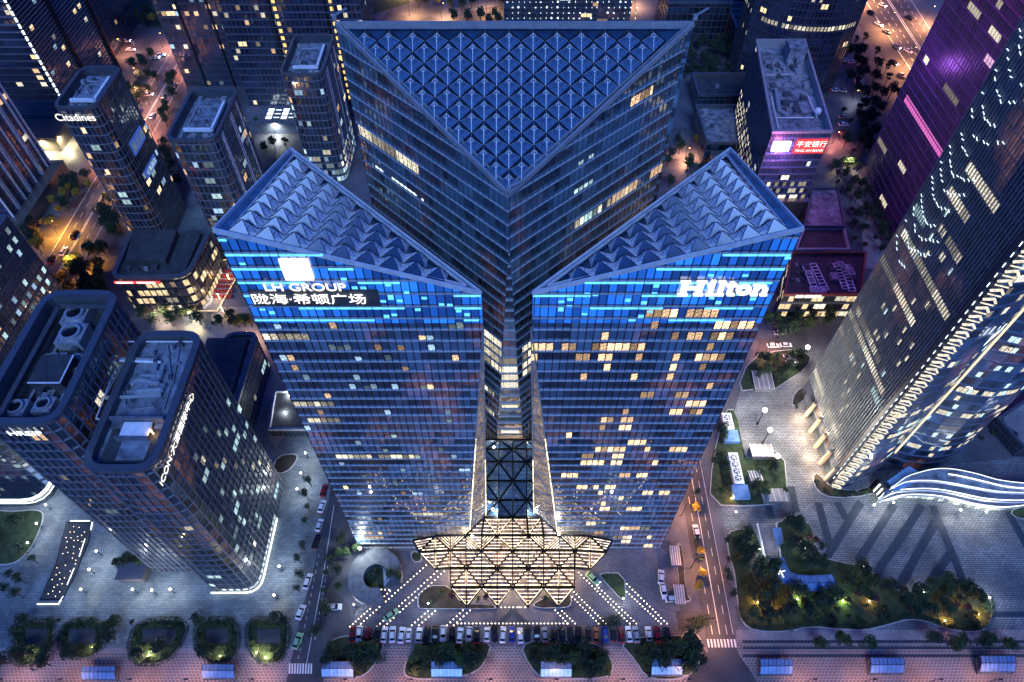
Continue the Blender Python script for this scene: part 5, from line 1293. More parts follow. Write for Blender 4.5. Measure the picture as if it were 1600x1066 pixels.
def scatter(poly, n, mind):
    xs = [p[0] for p in poly]; ys = [p[1] for p in poly]; out = []
    for _ in range(n * 30):
        x, y = tr_.uniform(min(xs), max(xs)), tr_.uniform(min(ys), max(ys))
        if inside(poly, x, y) and all((x - a) ** 2 + ((y - b) * 1.05) ** 2 > mind ** 2 for a, b in out): out.append((x, y))
        if len(out) >= n: break
    return out
def smooth(px, it=2):
    for _ in range(it):
        q = []
        for i in range(len(px)):
            a_, b_ = px[i], px[(i + 1) % len(px)]; q += [(a_[0] * .75 + b_[0] * .25, a_[1] * .75 + b_[1] * .25), (a_[0] * .25 + b_[0] * .75, a_[1] * .25 + b_[1] * .75)]
        px = q
    return px
def bed(px, name, label, cat='planting bed', h=.35, top='grass', sm=2, group=None, kw=.35):
    pp = smooth(px, sm) if sm else px; w = [at(x, y) for x, y in pp]
    if sum((w[i].x - w[i - 1].x) * (w[i].y + w[i - 1].y) for i in range(len(w))) > 0: w = w[::-1]
    c = sum(w, Vector()) / len(w); o = thing(name, label, cat, (c.x, c.y, 0), group)
    inn = [p + (c - p).normalized() * kw for p in w]; g = MB(); n = len(w)
    for i in range(n):
        j = (i + 1) % n; a, b, ia, ib = w[i], w[j], inn[i], inn[j]; H = W(0, 0, h)
        g.face([a, b, b + H, a + H]); g.face([a + H, b + H, ib + H, ia + H]); g.face([ia + H, ib + H, ib + H * .7, ia + H * .7])
    g.build('kerb', M['kerb'], o)
    g = MB(); g.face([p + W(0, 0, h * .7) for p in inn]); g.build('planting', M[top], o); return o, pp
def hedge(parent, px, z, w, h, mat='leaf', name='hedge', n=None, closed=True, leaf=.2):
    mb = MB(); pts = [at(x, y, 0) for x, y in px]; m = len(pts); rr = random.Random(len(px) + int(px[0][0]))
    for i in range(m if closed else m - 1):
        a, b = pts[i], pts[(i + 1) % m]; L = (b - a).length
        for k in range(int(L * w * 34)):
            p = a.lerp(b, rr.random()) + W(rr.uniform(-w, w) / 2, rr.uniform(-w, w) / 2, z + rr.uniform(.1, h))
            u = Vector((rr.gauss(0, 1), rr.gauss(0, 1), rr.gauss(0, .7))).normalized(); v = u.orthogonal().normalized() * leaf; w2 = u.cross(v)
            mb.face([p - v, p + w2 * .6, p + v, p - w2 * .6])
    return mb.build(name, M[mat], parent)
# five oval beds on the left plaza
ovals = [([(30, 1005), (12, 985), (32, 975), (78, 968), (88, 985), (72, 1030), (40, 1043), (16, 1035)], (40, 983, 74, 1008), 'leftmost oval planting bed with a dark rectangular pit, at the lower left'),
         ([(97, 985), (110, 970), (150, 968), (168, 982), (164, 1012), (140, 1030), (105, 1028), (92, 1010)], (107, 983, 148, 1006), 'second oval planting bed from the left on the grey plaza'),
         ([(210, 980), (240, 967), (292, 968), (292, 992), (270, 1030), (240, 1040), (208, 1038), (200, 1012)], (222, 983, 275, 1006), 'largest oval planting bed, the middle one of the plaza row'),
         ([(306, 978), (325, 968), (360, 966), (374, 985), (373, 1015), (362, 1036), (322, 1036), (304, 1010)], (322, 983, 356, 1006), 'oval planting bed with two glowing garden lamps, fourth from the left'),
         ([(388, 972), (400, 968), (450, 968), (452, 990), (446, 1035), (408, 1040), (388, 1015), (386, 990)], (402, 983, 438, 1006), 'oval planting bed beside the left street corner, its lamps glowing brightly')]
for px, (a0, b0, a1, b1), lb in ovals:
    o, pp = bed(px, 'planting_bed', lb, group='oval beds on the left plaza')
    hedge(o, [(a0 - 5, b0 - 4), (a1 + 5, b0 - 4), (a1 + 5, b1 + 4), (a0 - 5, b1 + 4)], .3, 1.2, .7)
    hedge(o, pp[::3], .2, 1.6, 1.0, 'leafdk', 'outer_hedge')
    trees(['shrub', 'shrubdk', 'shrubdk'], [(x_ * .8 + (a0 + a1) / 2 * .2, y_ * .8 + (b0 + b1) / 2 * .2) for x_, y_ in pp[::4]], 'ringing the ' + ' '.join(lb.split()[:4]), 'shrubs in the oval beds', .9)
    g = MB(); g.face([at(a0, b1, .36), at(a1, b1, .36), at(a1, b0, .36), at(a0, b0, .36)]); g.build('pit_cover', M['roofdark'], o)
    trees(['shrub', 'shrubdk', 'shrub', 'dark'], scatter([(a0 - 16, b0 - 14), (a1 + 12, b0 - 14), (a1 + 10, b0 - 7), (a0 - 14, b0 - 7)], 4, 7) + scatter([(a0 - 14, b1 + 9), (a1 + 8, b1 + 9), (a1, b1 + 20), (a0 - 8, b1 + 20)], 3, 8), 'in the ' + ' '.join(lb.split()[:5]), 'shrubs in the oval beds', .85)
trees(['dark', 'round'], [(178, 985), (180, 1000), (188, 978)], 'standing between two oval beds', 'trees on the left plaza')
trees(['slim'], [(28, 905), (42, 912), (22, 928), (38, 935), (44, 865), (60, 880)], 'in the row on the left plaza edge', 'trees on the left plaza', 1.0)
o, pp = bed([(-40, 880), (-30, 795), (20, 800), (60, 795), (72, 805), (55, 850), (30, 880), (0, 885)], 'lawn_bed', 'round cornered lawn at the far left edge of the plaza', 'lawn')
trees(['dark', 'round'], [(25, 820), (38, 818), (-4, 850)], 'on the lawn at the far left', 'trees on the left plaza', .9)
o, pp = bed([(186, 890), (196, 865), (232, 868), (238, 885), (215, 893)], 'planting_bed', 'small dark shrub bed at the foot of the foreground towers', top='soil')
trees(['dark', 'round'], [(193, 884), (206, 880), (222, 884)], 'in the small bed by the foreground tower', 'trees on the left plaza', .8)
# dark illuminated water feature
wf = thing('water_feature', 'long dark pool with dotted lights and glowing white edge strips on the left plaza', 'pool', at(105, 880))
pl = [(62, 938), (88, 880), (104, 816), (144, 816), (140, 845), (118, 900), (98, 938)]; w = [at(x, y, 0) for x, y in pl]
g = MB(); g.hexa(w, [p + W(0, 0, .3) for p in w]); g.build('pool_wall', M['dkmetal'], wf)
g = MB(); c = sum(w, Vector()) / len(w); g.face([p + (c - p).normalized() * .4 + W(0, 0, .31) for p in w]); g.build('water', M['roofdark'], wf)
g = MB()
for (a_, b_) in (((110, 814), (140, 814)), ((144, 816), (142, 828)), ((133, 842), (124, 870)), ((116, 888), (105, 914)), ((58, 944), (92, 944)), ((92, 942), (99, 932))): g = MB(); g.beam(at(*a_, .25), at(*b_, .25), .18, .3); g.build('edge_light', M['ledw'], wf)
for (x, y) in scatter([(70, 932), (92, 880), (108, 822), (138, 822), (132, 850), (112, 900), (94, 932)], 38, 6.0):
    g = MB(); g.ball(at(x, y, .38), .09, 6, 4); g.build('pool_light', M['bulb'] if False else M['pave_l'], wf)
# bottom beds with glass canopies
beds = [([(505, 1052), (508, 1000), (560, 990), (605, 998), (590, 1035), (568, 1060), (530, 1062)], 'bottom planting bed next to the left street corner'),
        ([(628, 1050), (640, 1020), (660, 1000), (770, 998), (762, 1030), (745, 1052), (700, 1062), (640, 1062)], 'bottom planting bed left of the middle funnel path'),
        ([(808, 998), (930, 1000), (958, 1030), (958, 1055), (930, 1062), (850, 1062), (828, 1045)], 'bottom planting bed right of the middle funnel path'),
        ([(962, 998), (1080, 990), (1095, 1010), (1085, 1050), (1060, 1064), (1010, 1062), (990, 1030)], 'bottom planting bed beside the right street corner')]
for px, lb in beds:
    o, pp = bed(px, 'planting_bed', lb, top='grass', group='beds below the parked cars')
    hedge(o, [(px[1][0] + 6, px[0][1] - 20), (px[2][0] + 8, px[0][1] - 30), (px[3][0] - 6, px[0][1] - 22)], .2, 3.0, .9, 'leafdk', closed=False)
    poly = [(sum(p[0] for p in px) / len(px) * .12 + x * .88, sum(p[1] for p in px) / len(px) * .12 + y * .88) for x, y in px]
    trees(['round', 'dark', 'shrubdk', 'shrub', 'shrubdk', 'shrub', 'shrubdk', 'shrub'], [p for p in scatter(poly, 80, 5.2) if 1013 < p[1] < 1040 or (1013 < p[1] < 1058 and not any(x0_ - 3 < p[0] < x1_ + 3 for x0_, x1_ in ((503, 552), (674, 722), (845, 893), (1018, 1066))))], 'in the ' + lb.replace('bottom planting bed ', 'bed ').replace('funnel path', 'path'), 'trees below the parked cars', .95)
def canopy(x0, x1, y0, y1, lb):
    a, b, c, d = at(x0, y1, 2.2), at(x1, y1, 2.2), at(x1, y0, 3.0), at(x0, y0, 3.0); cc = (a + c) / 2
    o = thing('metro_canopy', lb, 'glass canopy', (cc.x, cc.y, 0), 'blue glass canopies along the promenade')
    g = MB(); m1, m2 = a.lerp(d, .5) + W(0, 0, .7), b.lerp(c, .5) + W(0, 0, .7); g.face([a, b, m2, m1]); g.face([m1, m2, c, d]); g.build('glass_roof', M['bluecan'], o)
    g = MB()
    for k in range(9):
        t = k / 8; p, m, q = a.lerp(b, t), m1.lerp(m2, t), d.lerp(c, t); g.beam(p + W(0, 0, .05), m + W(0, 0, .05), .12, .12); g.beam(m + W(0, 0, .05), q + W(0, 0, .05), .12, .12)
    for p, q in ((a, b), (m1, m2), (d, c)): g.beam(p + W(0, 0, .06), q + W(0, 0, .06), .15, .15)
    g.build('ribs', M['metal'], o)
    for p in (a, b, c, d): g = MB(); g.tube(W(p.x, p.y, 0), p, .1); g.build('post', M['metal'], o)
    g = MB(); g.hexa([W(p.x, p.y, 0) for p in (a, b, c, d)], [W(p.x, p.y, 1.0) for p in (a, b, c, d)]); g.build('stair_wall', M['dkconc'], o)
for i, (x0, x1, y0, y1) in enumerate([(128, 180, 1041, 1062), (316, 366, 1038, 1060), (503, 552, 1034, 1058), (674, 722, 1034, 1058), (845, 893, 1034, 1058), (1018, 1066, 1030, 1055), (1188, 1238, 1030, 1054), (1360, 1412, 1028, 1052), (1532, 1586, 1025, 1050)]):
    canopy(x0, x1, y0, y1, f'blue ribbed glass canopy, {nth(i)} from the left along the bottom promenade')
# islands in front of the entrance
for px, lb in (([(652, 950), (652, 930), (668, 915), (704, 915), (722, 945), (770, 946), (776, 950), (770, 952), (660, 952)], 'dark bed under the left tips of the entrance canopy'),
               ([(832, 950), (838, 945), (880, 945), (900, 915), (925, 880), (893, 950)], '')):
    if lb: bed(px, 'planting_bed', lb, top='soil', sm=1)
bed([(832, 951), (836, 940), (878, 925), (893, 928), (894, 944), (886, 951)], 'planting_bed', 'dark bed under the right tips of the entrance canopy', top='soil', sm=1)
bed([(935, 895), (976, 895), (979, 940), (975, 942), (940, 905)], 'planting_bed', 'dark triangular bed right of the entrance canopy', top='grass', sm=1)
bed([(640, 862), (658, 862), (660, 878), (645, 880)], 'planting_bed', 'tiny round hedge bed at the left wing of the canopy', top='grass', sm=1)
trees(['shrub', 'purple', 'shrubdk', 'shrub'], [(690, 928), (706, 935), (748, 938), (760, 936), (852, 935), (870, 938), (674, 940)], 'in the beds under the entrance canopy', 'shrubs by the entrance', .9)
# circular ramp
ra = thing('ramp_ring', 'round blue-grey ramp roof curling around a small green court, left of the entrance', 'ramp', at(588, 908))
g = MB(); c = at(588, 905, 0); n = 28; r0, r1 = 3.6, 8.4
for k in range(n - 4):
    t0, t1 = -.2 + k * 2 * math.pi / n, -.2 + (k + 1) * 2 * math.pi / n
    P = lambda r, t, z: c + W(r * math.cos(t), r * math.sin(t) * 1.05, z)
    h = 3.0
    g.face([P(r0, t0, h), P(r1, t0, h), P(r1, t1, h), P(r0, t1, h)]); g.face([P(r1, t0, 0), P(r1, t1, 0), P(r1, t1, h + .3), P(r1, t0, h + .3)][::-1]); g.face([P(r0, t0, 0), P(r0, t1, 0), P(r0, t1, h), P(r0, t0, h)])
    g.face([P(r1, t0, h + .3), P(r1, t1, h + .3), P(r1 - .3, t1, h + .3), P(r1 - .3, t0, h + .3)])
g.build('ramp_roof', M['dkconc'], ra)
g = MB(); g.tube(c + W(0, 0, 0), c + W(0, 0, .25), 3.5, n=20); g.build('green_court', M['grass'], ra)
g = MB(); g.hexa([at(600, 918, 0), at(610, 905, 0), at(612, 885, 0), at(598, 882, 0)], [at(600, 918, 1.0), at(610, 905, 1.0), at(612, 885, 1.0), at(598, 882, 1.0)]); g.build('stair_slab', M['concrete'], ra)
trees(['dark', 'round'], [(588, 900), (612, 900), (534, 870), (530, 895), (536, 850), (560, 860), (545, 868), (532, 920), (620, 905)], 'around the round ramp', 'trees around the ramp', .85)
# right garden
gpx = [(215, 385), (290, 368), (350, 385), (372, 440), (388, 520), (440, 520), (450, 470), (430, 350), (490, 320), (580, 330), (612, 380), (615, 450), (660, 500), (720, 515), (840, 540), (930, 600), (985, 650), (1060, 660), (1130, 640), (1190, 605), (1280, 612), (1385, 640), (1420, 690), (1430, 760), (1400, 830), (1330, 840), (1220, 825), (1130, 790), (1050, 780), (950, 810), (850, 835), (720, 828), (600, 815), (480, 840), (340, 835), (290, 800), (270, 740), (260, 640), (250, 560), (225, 480)]
gpx = [(1060 + x / 2.913, 700 + y / 2.913) for x, y in gpx]
gb_, pp = bed(gpx, 'garden_bed', 'large winding garden with trees and amber lamps on the right plaza', 'garden', sm=1, h=.45)
inner = [(sum(p[0] for p in gpx) / len(gpx) * .06 + x * .94, sum(p[1] for p in gpx) / len(gpx) * .06 + y * .94) for x, y in gpx]
sp = scatter(inner, 150, 8.2)
low = lambda x, y: y > 955 + 12 * math.sin((x - 1150) / 40)
def nolake(x, y): return not (inside([(1205, 872), (1235, 870), (1250, 893), (1312, 893), (1312, 925), (1250, 922), (1215, 905)], x, y) or inside([(1183, 830), (1218, 830), (1218, 885), (1190, 880)], x, y))
sp = [p for p in sp if nolake(*p)]
sec = lambda x: ('at the western end of the winding garden' if x < 1235 else 'in the middle of the winding garden' if x < 1400 else 'at the eastern end of the winding garden')
for nm in ('at the western end of the winding garden', 'in the middle of the winding garden', 'at the eastern end of the winding garden'):
    pts = [p for p in sp if sec(p[0]) == nm]
    trees(['round', 'dark', 'round', 'dark', 'purple', 'round', 'slim'], [p for p in pts if not low(*p)], nm, 'trees in the winding garden', .92)
    trees(['shrub', 'shrubdk'], [p for p in pts if low(*p)], nm + ', front edge', 'shrubs in the winding garden', 1.0)
hedge(gb_, [(x, y - 6) for x, y in gpx if y > 930][::1], .3, 1.2, .7, 'leafdk', closed=False)
gc = thing('glass_walkway', 'curved blue glass roof with a white neon letter, winding through the garden', 'glass roof', at(1260, 905))
ctr = [(1213, 872, 1), (1218, 888, 1), (1228, 902, 1), (1245, 910, 1), (1270, 912, 1), (1304, 910, 1)]; g = MB(); b2 = MB(); L_ = []
for i, (x, y, q) in enumerate(ctr):
    p = at(x, y, 3.0); d = (at(*ctr[min(i + 1, 5)][:2], 3.0) - at(*ctr[max(i - 1, 0)][:2], 3.0)).normalized(); nn = d.cross(Z3) * 2.5; L_.append((p - nn, p + W(0, 0, .5), p + nn))
for a, b in zip(L_, L_[1:]):
    g.face([a[0], a[1], b[1], b[0]][::-1]); g.face([a[1], a[2], b[2], b[1]][::-1])
    for t in (0, .25, .5, .75): 
        u, v, w = a[0].lerp(b[0], t), a[1].lerp(b[1], t), a[2].lerp(b[2], t); b2.beam(u + W(0, 0, .05), v + W(0, 0, .05), .1, .1); b2.beam(v + W(0, 0, .05), w + W(0, 0, .05), .1, .1)
    for k in range(3): b2.beam(a[k] + W(0, 0, .06), b[k] + W(0, 0, .06), .14, .12)
g.build('glass_roof', M['bluecan'], gc); b2.build('ribs', M['metal'], gc)
for a in L_:
    for k in (0, 2): q_ = MB(); q_.tube(W(a[k].x, a[k].y, 0), a[k], .09); q_.build('post', M['metal'], gc)
sign_text(gc, 'K', at(1221, 896, 3.8), W(.85, -.5, 0), W(.5, .85, 0), 3.4, 'sign', .15, .0)
g = MB(); g.hexa([at(1168, 885, .3), at(1168, 862, .3), at(1200, 868, .3), at(1215, 890, .3), at(1205, 912, .3), at(1180, 910, .3)][::-1], [p for p in [at(1168, 885, .7), at(1168, 862, .7), at(1200, 868, .7), at(1215, 890, .7), at(1205, 912, .7), at(1180, 910, .7)]][::-1]); g.build('dark_pool', M['roofdark'], gc)
st = thing('sunken_stair', 'pale sloping stair ramp leading down to the curved glass roof', 'stairs', at(1200, 845))
g = MB()
for i in range(14):
    a, b, c, d = at(1184 + i * .9, 822 + i * 3.6, 0), at(1212 + i * .45, 822 + i * 3.6, 0), at(1212 + i * .45, 819 + i * 3.6, 0), at(1184 + i * .9, 819 + i * 3.6, 0); H = W(0, 0, .9 - i * .05); g.hexa([a, b, c, d], [p + H for p in (a, b, c, d)])
g.build('steps', M['walk'], st)
for x, x2 in ((1183, 1196), (1213, 1220)): g = MB(); g.beam(at(x, 818, 1.3), at(x2, 872, .9), .3, .8); g.build('side_wall', M['white'], st)
g = MB(); a = [at(1206, 825, 2.6), at(1220, 825, 2.6), at(1226, 853, 2.6), at(1213, 853, 2.6)]; 
k8 = thing('small_roof', 'small blue glazed roof slab beside the sloping stair ramp', 'roof', at(1215, 840)); g.hexa(a, [p + W(0, 0, .25) for p in a]); g.build('roof_slab', M['bluecan'], k8)
g = MB()
for p in a: g.tube(W(p.x, p.y, 0), p, .1)
g.build('posts', M['metal'], k8)
# middle-right garden strip behind the right twin tower
for px, lb, tp in (([(1108, 790), (1112, 720), (1132, 640), (1150, 640), (1160, 700), (1170, 720), (1225, 700), (1232, 785), (1180, 792)], 'green bed with vents and pale slabs between the right street and the lamp plaza', 'grass'),
               ([(1150, 612), (1170, 560), (1225, 545), (1268, 552), (1262, 575), (1225, 600), (1205, 612), (1185, 608)], 'dark green bed with a pale pavilion roof behind the right twin tower', 'grass'),
               ([(1236, 640), (1262, 622), (1266, 600), (1240, 612)], 'small black shrub island beside the curved skyscraper foot', 'soil'),
               ([(1268, 745), (1276, 738), (1300, 765), (1350, 768), (1372, 745), (1380, 760), (1360, 775), (1300, 780), (1275, 768)], 'curved shrub bed around the foot of the chevron spine', 'soil'),
               ([(1056, 850), (1066, 850), (1072, 930), (1082, 940), (1062, 942)], 'narrow hedge bed with small pavilions along the right street', 'soil'),
               ([(1062, 1000), (1070, 985), (1090, 990), (1100, 1010), (1090, 1045), (1070, 1060), (1062, 1050)], 'corner bed at the lower right street crossing', 'grass'),
               ([(1575, 800), (1600, 790), (1650, 800), (1640, 815), (1590, 812)], 'green bed in front of the wave podium at the right edge', 'grass'),
               ([(424, 740), (432, 712), (466, 708), (464, 722), (448, 740)], 'dark round cornered bed beside the left walkway', 'soil')):
    bed(px, 'planting_bed', lb, top=tp, sm=1, h=.3)
trees(['dark', 'slim', 'round'], scatter([(1110, 780), (1115, 720), (1128, 650), (1136, 650), (1134, 720), (1130, 780)], 7, 8) + scatter([(1172, 760), (1182, 735), (1228, 730), (1230, 780), (1175, 785)], 6, 9), 'in the vent garden right of the street', 'trees behind the right twin tower', .8)
trees(['dark', 'slim', 'dark'], scatter([(1160, 600), (1180, 560), (1225, 548), (1262, 556), (1225, 595)], 14, 8), 'around the pale pavilion behind the right twin tower', 'trees behind the right twin tower', .9)
trees(['dark', 'shrubdk'], [(1245, 630), (1252, 620), (1258, 608), (1243, 638)], 'on the small island by the curved skyscraper', 'trees behind the right twin tower', .9)
trees(['shrubdk', 'shrub'], [(1275, 755), (1288, 768), (1302, 774), (1318, 775), (1334, 774), (1350, 772), (1364, 766)], 'around the foot of the chevron spine', 'shrubs by the curved skyscraper', 1.2)
trees(['dark', 'round'], scatter([(1062, 1000), (1090, 992), (1088, 1040), (1066, 1052)], 5, 9), 'in the corner bed at the right crossing', 'trees at the right crossing', .9)
trees(['round', 'dark'], scatter([(1190, 508), (1262, 500), (1300, 500), (1280, 520), (1230, 528), (1195, 530)], 12, 9), 'in front of the mall block', 'trees behind the right twin tower', 1.0)
for i, (x0, x1, y0, y1, lb) in enumerate(((1180, 1210, 580, 608, 'pale tiled pavilion roof among the trees behind the right twin tower'), (1176, 1210, 694, 714, 'pale ribbed roof slab next to the lamp plaza'), (1229, 1247, 554, 568, 'small pale roof slab at the top of the garden path'), (1194, 1230, 764, 784, 'pale grid roof slab at the lower end of the vent garden'), (1050, 1064, 853, 884, 'long pale pavilion roof beside the right street'), (1056, 1071, 914, 944, 'ribbed pale pavilion roof at the end of the forecourt'), (1174, 1192, 736, 752, 'small open pale frame roof in the vent garden'))):
    h = 2.6; p = [at(x0, y1, h), at(x1, y1, h), at(x1 - (x1 - 800) * .015, y0, h), at(x0 - (x0 - 800) * .015, y0, h)]; c = sum(p, Vector()) / 4
    o = thing('pavilion', lb, 'pavilion', (c.x, c.y, 0)); g = MB(); g.hexa(p, [q + W(0, 0, .25) for q in p]); g.build('roof', M['walk'] if i != 6 else M['dkconc'], o)
    g = MB(); g.hexa([W(q.x, q.y, 0) + (W(c.x, c.y, 0) - W(q.x, q.y, 0)) * .12 for q in p], [q + (c - q) * .12 for q in p]); g.build('walls', M['dkconc'], o)
    g = MB()
    for k in range(5): g.beam(p[0].lerp(p[1], k / 4) + W(0, 0, .3), p[3].lerp(p[2], k / 4) + W(0, 0, .3), .12, .1)
    g.build('roof_ribs', M['pale'], o)
for i, (x0, y0, nf, lb) in enumerate(((1127, 645, 2, 'white ventilation box with two fans behind the right twin tower'), (1137, 707, 4, 'long white ventilation box with a row of fans beside the right street'))):
    c = at(x0 + 8, y0, 2.5); o = thing('vent_unit', lb, 'ventilation unit', (c.x, c.y, 0)); Lx = 3.4; Ly = nf * 2.6 + 1.6; g = MB(); g.box((c.x, c.y - Ly / 2, 0), Lx, Ly, 2.4); g.build('housing', M['white'], o)
    for k in range(nf):
        f = MB(); q = W(c.x, c.y - 2.0 - k * 2.6, 2.42); f.tube(q, q + W(0, 0, .1), 1.15, n=14); fo = f.build('fan', M['roofdark'], o)
        f = MB()
        for a_ in range(5): f.beam(q + W(0, 0, .2), q + W(math.cos(a_ * 1.257) * 1.05, math.sin(a_ * 1.257) * 1.05, .2), .35, .06)
        f.build('fan_blades', M['white'], fo)
    g = MB(); g.box((c.x, c.y - Ly - 2.6, 0), 5.5, 4.8, 2.0); g.build('glass_lobby', M['bluecan'], o)
T = px_tower('service_block', 'small dark flat block with a pale front wall beside the left twin tower', 'building', [(420, 672), (480, 672), (470, 612), (430, 612)], 4, 'g_dark', deck='roofdark', cop='concrete', recess=.3, cw=.5, mw=.2, bw=.2); T.finish()
# other tree groups across the city
L = [(scatter([(118, 400), (165, 385), (180, 420), (165, 500), (110, 470)], 22, 8), ['dark', 'dark', 'round'], 'between the orange avenue and the restaurant block', 'trees along the orange avenue', 1.25),
     (scatter([(62, 400), (30, 380), (62, 340), (110, 290), (140, 270), (150, 290), (110, 330)], 20, 8), ['dark', 'yellow', 'dark'], 'on the left side of the orange avenue', 'trees along the orange avenue', 1.2),
     ([(100, 452), (104, 440), (92, 448), (70, 388), (66, 396), (108, 312), (116, 305)], ['yellow'], 'glowing yellow by the orange avenue', 'trees along the orange avenue', 1.3),
     (scatter([(165, 330), (178, 320), (195, 360), (180, 380), (165, 372)], 8, 8), ['dark', 'round'], 'at the foot of the tower with white lettering', 'trees along the orange avenue', 1.2),
     (scatter([(215, 490), (330, 492), (395, 500), (395, 512), (220, 510)], 16, 8), ['round', 'dark', 'shrub'], 'in front of the restaurant block', 'trees by the restaurant block', 1.0),
     ([(374, 512), (384, 511), (394, 512), (378, 505), (390, 504)], ['yellow'], 'in the golden clump below the terrace', 'trees by the restaurant block', .9),
     (scatter([(205, 110), (240, 95), (250, 130), (215, 175), (200, 150)], 13, 8), ['dark', 'round', 'dark'], 'on the pink corner plaza at the top left', 'trees at the top left crossing', 1.1),
     (scatter([(262, 140), (275, 120), (285, 140), (262, 205), (252, 200)], 8, 8), ['dark', 'round'], 'right of the pink street at the top left', 'trees at the top left crossing', 1.1),
     (scatter([(165, 50), (260, 50), (262, 30), (170, 28)], 9, 12), ['dark', 'yellow'], 'in the far park at the top left', 'trees in the far park', 1.4),
     (scatter([(248, 240), (262, 225), (275, 270), (290, 300), (285, 330)], 9, 8), ['dark', 'round'], 'between the two rounded towers', 'trees at the top left crossing', 1.1),
     ([(430, 232), (448, 232), (405, 205), (415, 240)], ['round', 'dark'], 'on the small court behind the left twin tower', 'trees at the top left crossing', 1.1),
     (scatter([(652, 12), (800, -10), (800, 14), (700, 24)], 14, 11), ['dark', 'dark', 'yellow'], 'beyond the rim of the center tower roof', 'trees behind the center tower', 1.4),
     (scatter([(700, 36), (790, 26), (780, 44), (700, 46)], 6, 10), ['dark'], 'nearest the rear rim of the center tower', 'trees behind the center tower', 1.4),
     (scatter([(1062, 70), (1160, 70), (1150, 130), (1080, 150), (1066, 120)], 26, 9), ['dark'], 'among the low blue roofed blocks', 'trees around the low blocks', 1.4),
     (scatter([(1318, 80), (1345, 60), (1390, 120), (1405, 160), (1345, 170), (1320, 150)], 22, 9), ['dark', 'dark', 'slim'], 'around the car park beside the highway', 'trees beside the highway', 1.3),
     (scatter([(1310, 170), (1380, 170), (1375, 215), (1345, 255), (1325, 250), (1310, 220)], 24, 9), ['dark', 'dark', 'purple'], 'in the dark park below the purple tower', 'trees beside the highway', 1.3),
     (scatter([(1295, 260), (1340, 262), (1340, 272), (1298, 272)], 6, 8), ['round'], 'in the lit hedge row by the bank tower', 'trees beside the bank tower', 1.0),
     (scatter([(1040, 225), (1100, 225), (1120, 260), (1060, 300), (1030, 290)], 9, 9), ['dark', 'round'], 'in the court between center and bank towers', 'trees beside the bank tower', 1.1),
     ([(1088, 228), (1102, 231)], ['yellow'], 'glowing yellow beside the bank tower', 'trees beside the bank tower', 1.3),
     (scatter([(1300, 278), (1345, 280), (1390, 350), (1400, 400), (1330, 395)], 26, 9), ['purple', 'dark', 'dark'], 'in the purple lit roof garden', 'trees in the purple garden', 1.0),
     ([(470, 880), (474, 905), (468, 925), (478, 860), (482, 780), (484, 800), (480, 820), (486, 760)], ['slim'], 'on the left pavement of the left street', 'street trees on the left street', .9),
     ([(512, 960), (510, 930), (514, 900), (518, 880), (497, 990)], ['slim', 'dark'], 'on the right pavement of the left street', 'street trees on the left street', .9),
     ([(1085, 800), (1086, 850), (1090, 880), (1093, 900), (1088, 920), (1084, 780), (1092, 865)], ['yellow', 'slim'], 'along the left pavement of the right street', 'street trees on the right street', .9),
     ([(1132, 850), (1136, 880), (1134, 910), (1140, 935), (1130, 900)], ['slim'], 'along the right pavement of the right street', 'street trees on the right street', .9),
     ([(1274, 1008), (1310, 1008), (1344, 1010), (1448, 1004), (1480, 1008), (1490, 1006), (1526, 1008), (1565, 1010), (1536, 1003)], ['round', 'dark'], 'in the row on the right promenade', 'trees on the promenade', 1.05),
     (scatter([(-10, 1010), (90, 1015), (85, 1042), (0, 1040)], 4, 18), ['dark'], 'at the lower left corner of the promenade', 'trees on the promenade', .9),
     (scatter([(1500, 648), (1560, 640), (1570, 690), (1520, 700)], 8, 10), ['dark', 'shrub'], 'behind the wave podium', 'trees behind the wave podium', .9)]
for pts, kinds, where, grp, s in L: trees(kinds, pts, where, grp, s)
psheet('garden_path', [(1318, 290), (1330, 290), (1365, 345), (1390, 420), (1350, 420), (1345, 345)][::-1], 'walk', .03)

# =============================================================== cars
def car_proto():
    root = thing('parked_car', 'car', 'car', (0, 0, 0), 'x')
    prof = [(-2.3, .35), (-2.35, .75), (-2.1, .95), (-1.2, 1.0), (1.0, 1.0), (2.15, .82), (2.32, .6), (2.3, .35)]
    mb = MB(); n = len(prof); sec = [(-.90, .0), (-.84, .04), (.84, .04), (.90, .0)]
    Ls = [[W(x * (1 - .04 * (abs(y) > .85)), y, z if z < .5 or abs(y) < .85 else z - .12) for x, z in prof] for y in (-.90, -.80, .80, .90)]
    for A, B in zip(Ls, Ls[1:]):
        for i in range(n): j = (i + 1) % n; mb.face([A[i], A[j], B[j], B[i]])
    mb.face(Ls[0][::-1]); mb.face(Ls[-1]); mb.build('body', M['carw'], root)
    cb = MB(); b = [W(-1.85, -.76, .98), W(1.15, -.76, .98), W(1.15, .76, .98), W(-1.85, .76, .98)]; t = [W(-1.35, -.6, 1.42), W(.45, -.6, 1.42), W(.45, .6, 1.42), W(-1.35, .6, 1.42)]
    cb.hexa(b, t); cb.build('windows', M['carglass'], root)
    rf = MB(); rf.hexa([p + W(0, 0, .005) for p in t], [p * 1.0 + W(0, 0, .06) for p in t]); rf.build('roof', M['carw'], root)
    for x in (-1.4, 1.4):
        for y in (-.86, .86):
            wm = MB(); wm.tube(W(x, y - .1, .33), W(x, y + .1, .33), .33, n=10); wm.build('wheel', M['tyre'], root)
    for y in (-.6, .6):
        l = MB(); l.box((2.30, y, .55), .06, .36, .16); l.build('headlight', M['lampoff'], root)
        l = MB(); l.box((-2.33, y, .6), .05, .36, .14); l.build('tail_light', M['tail'], root)
    return root
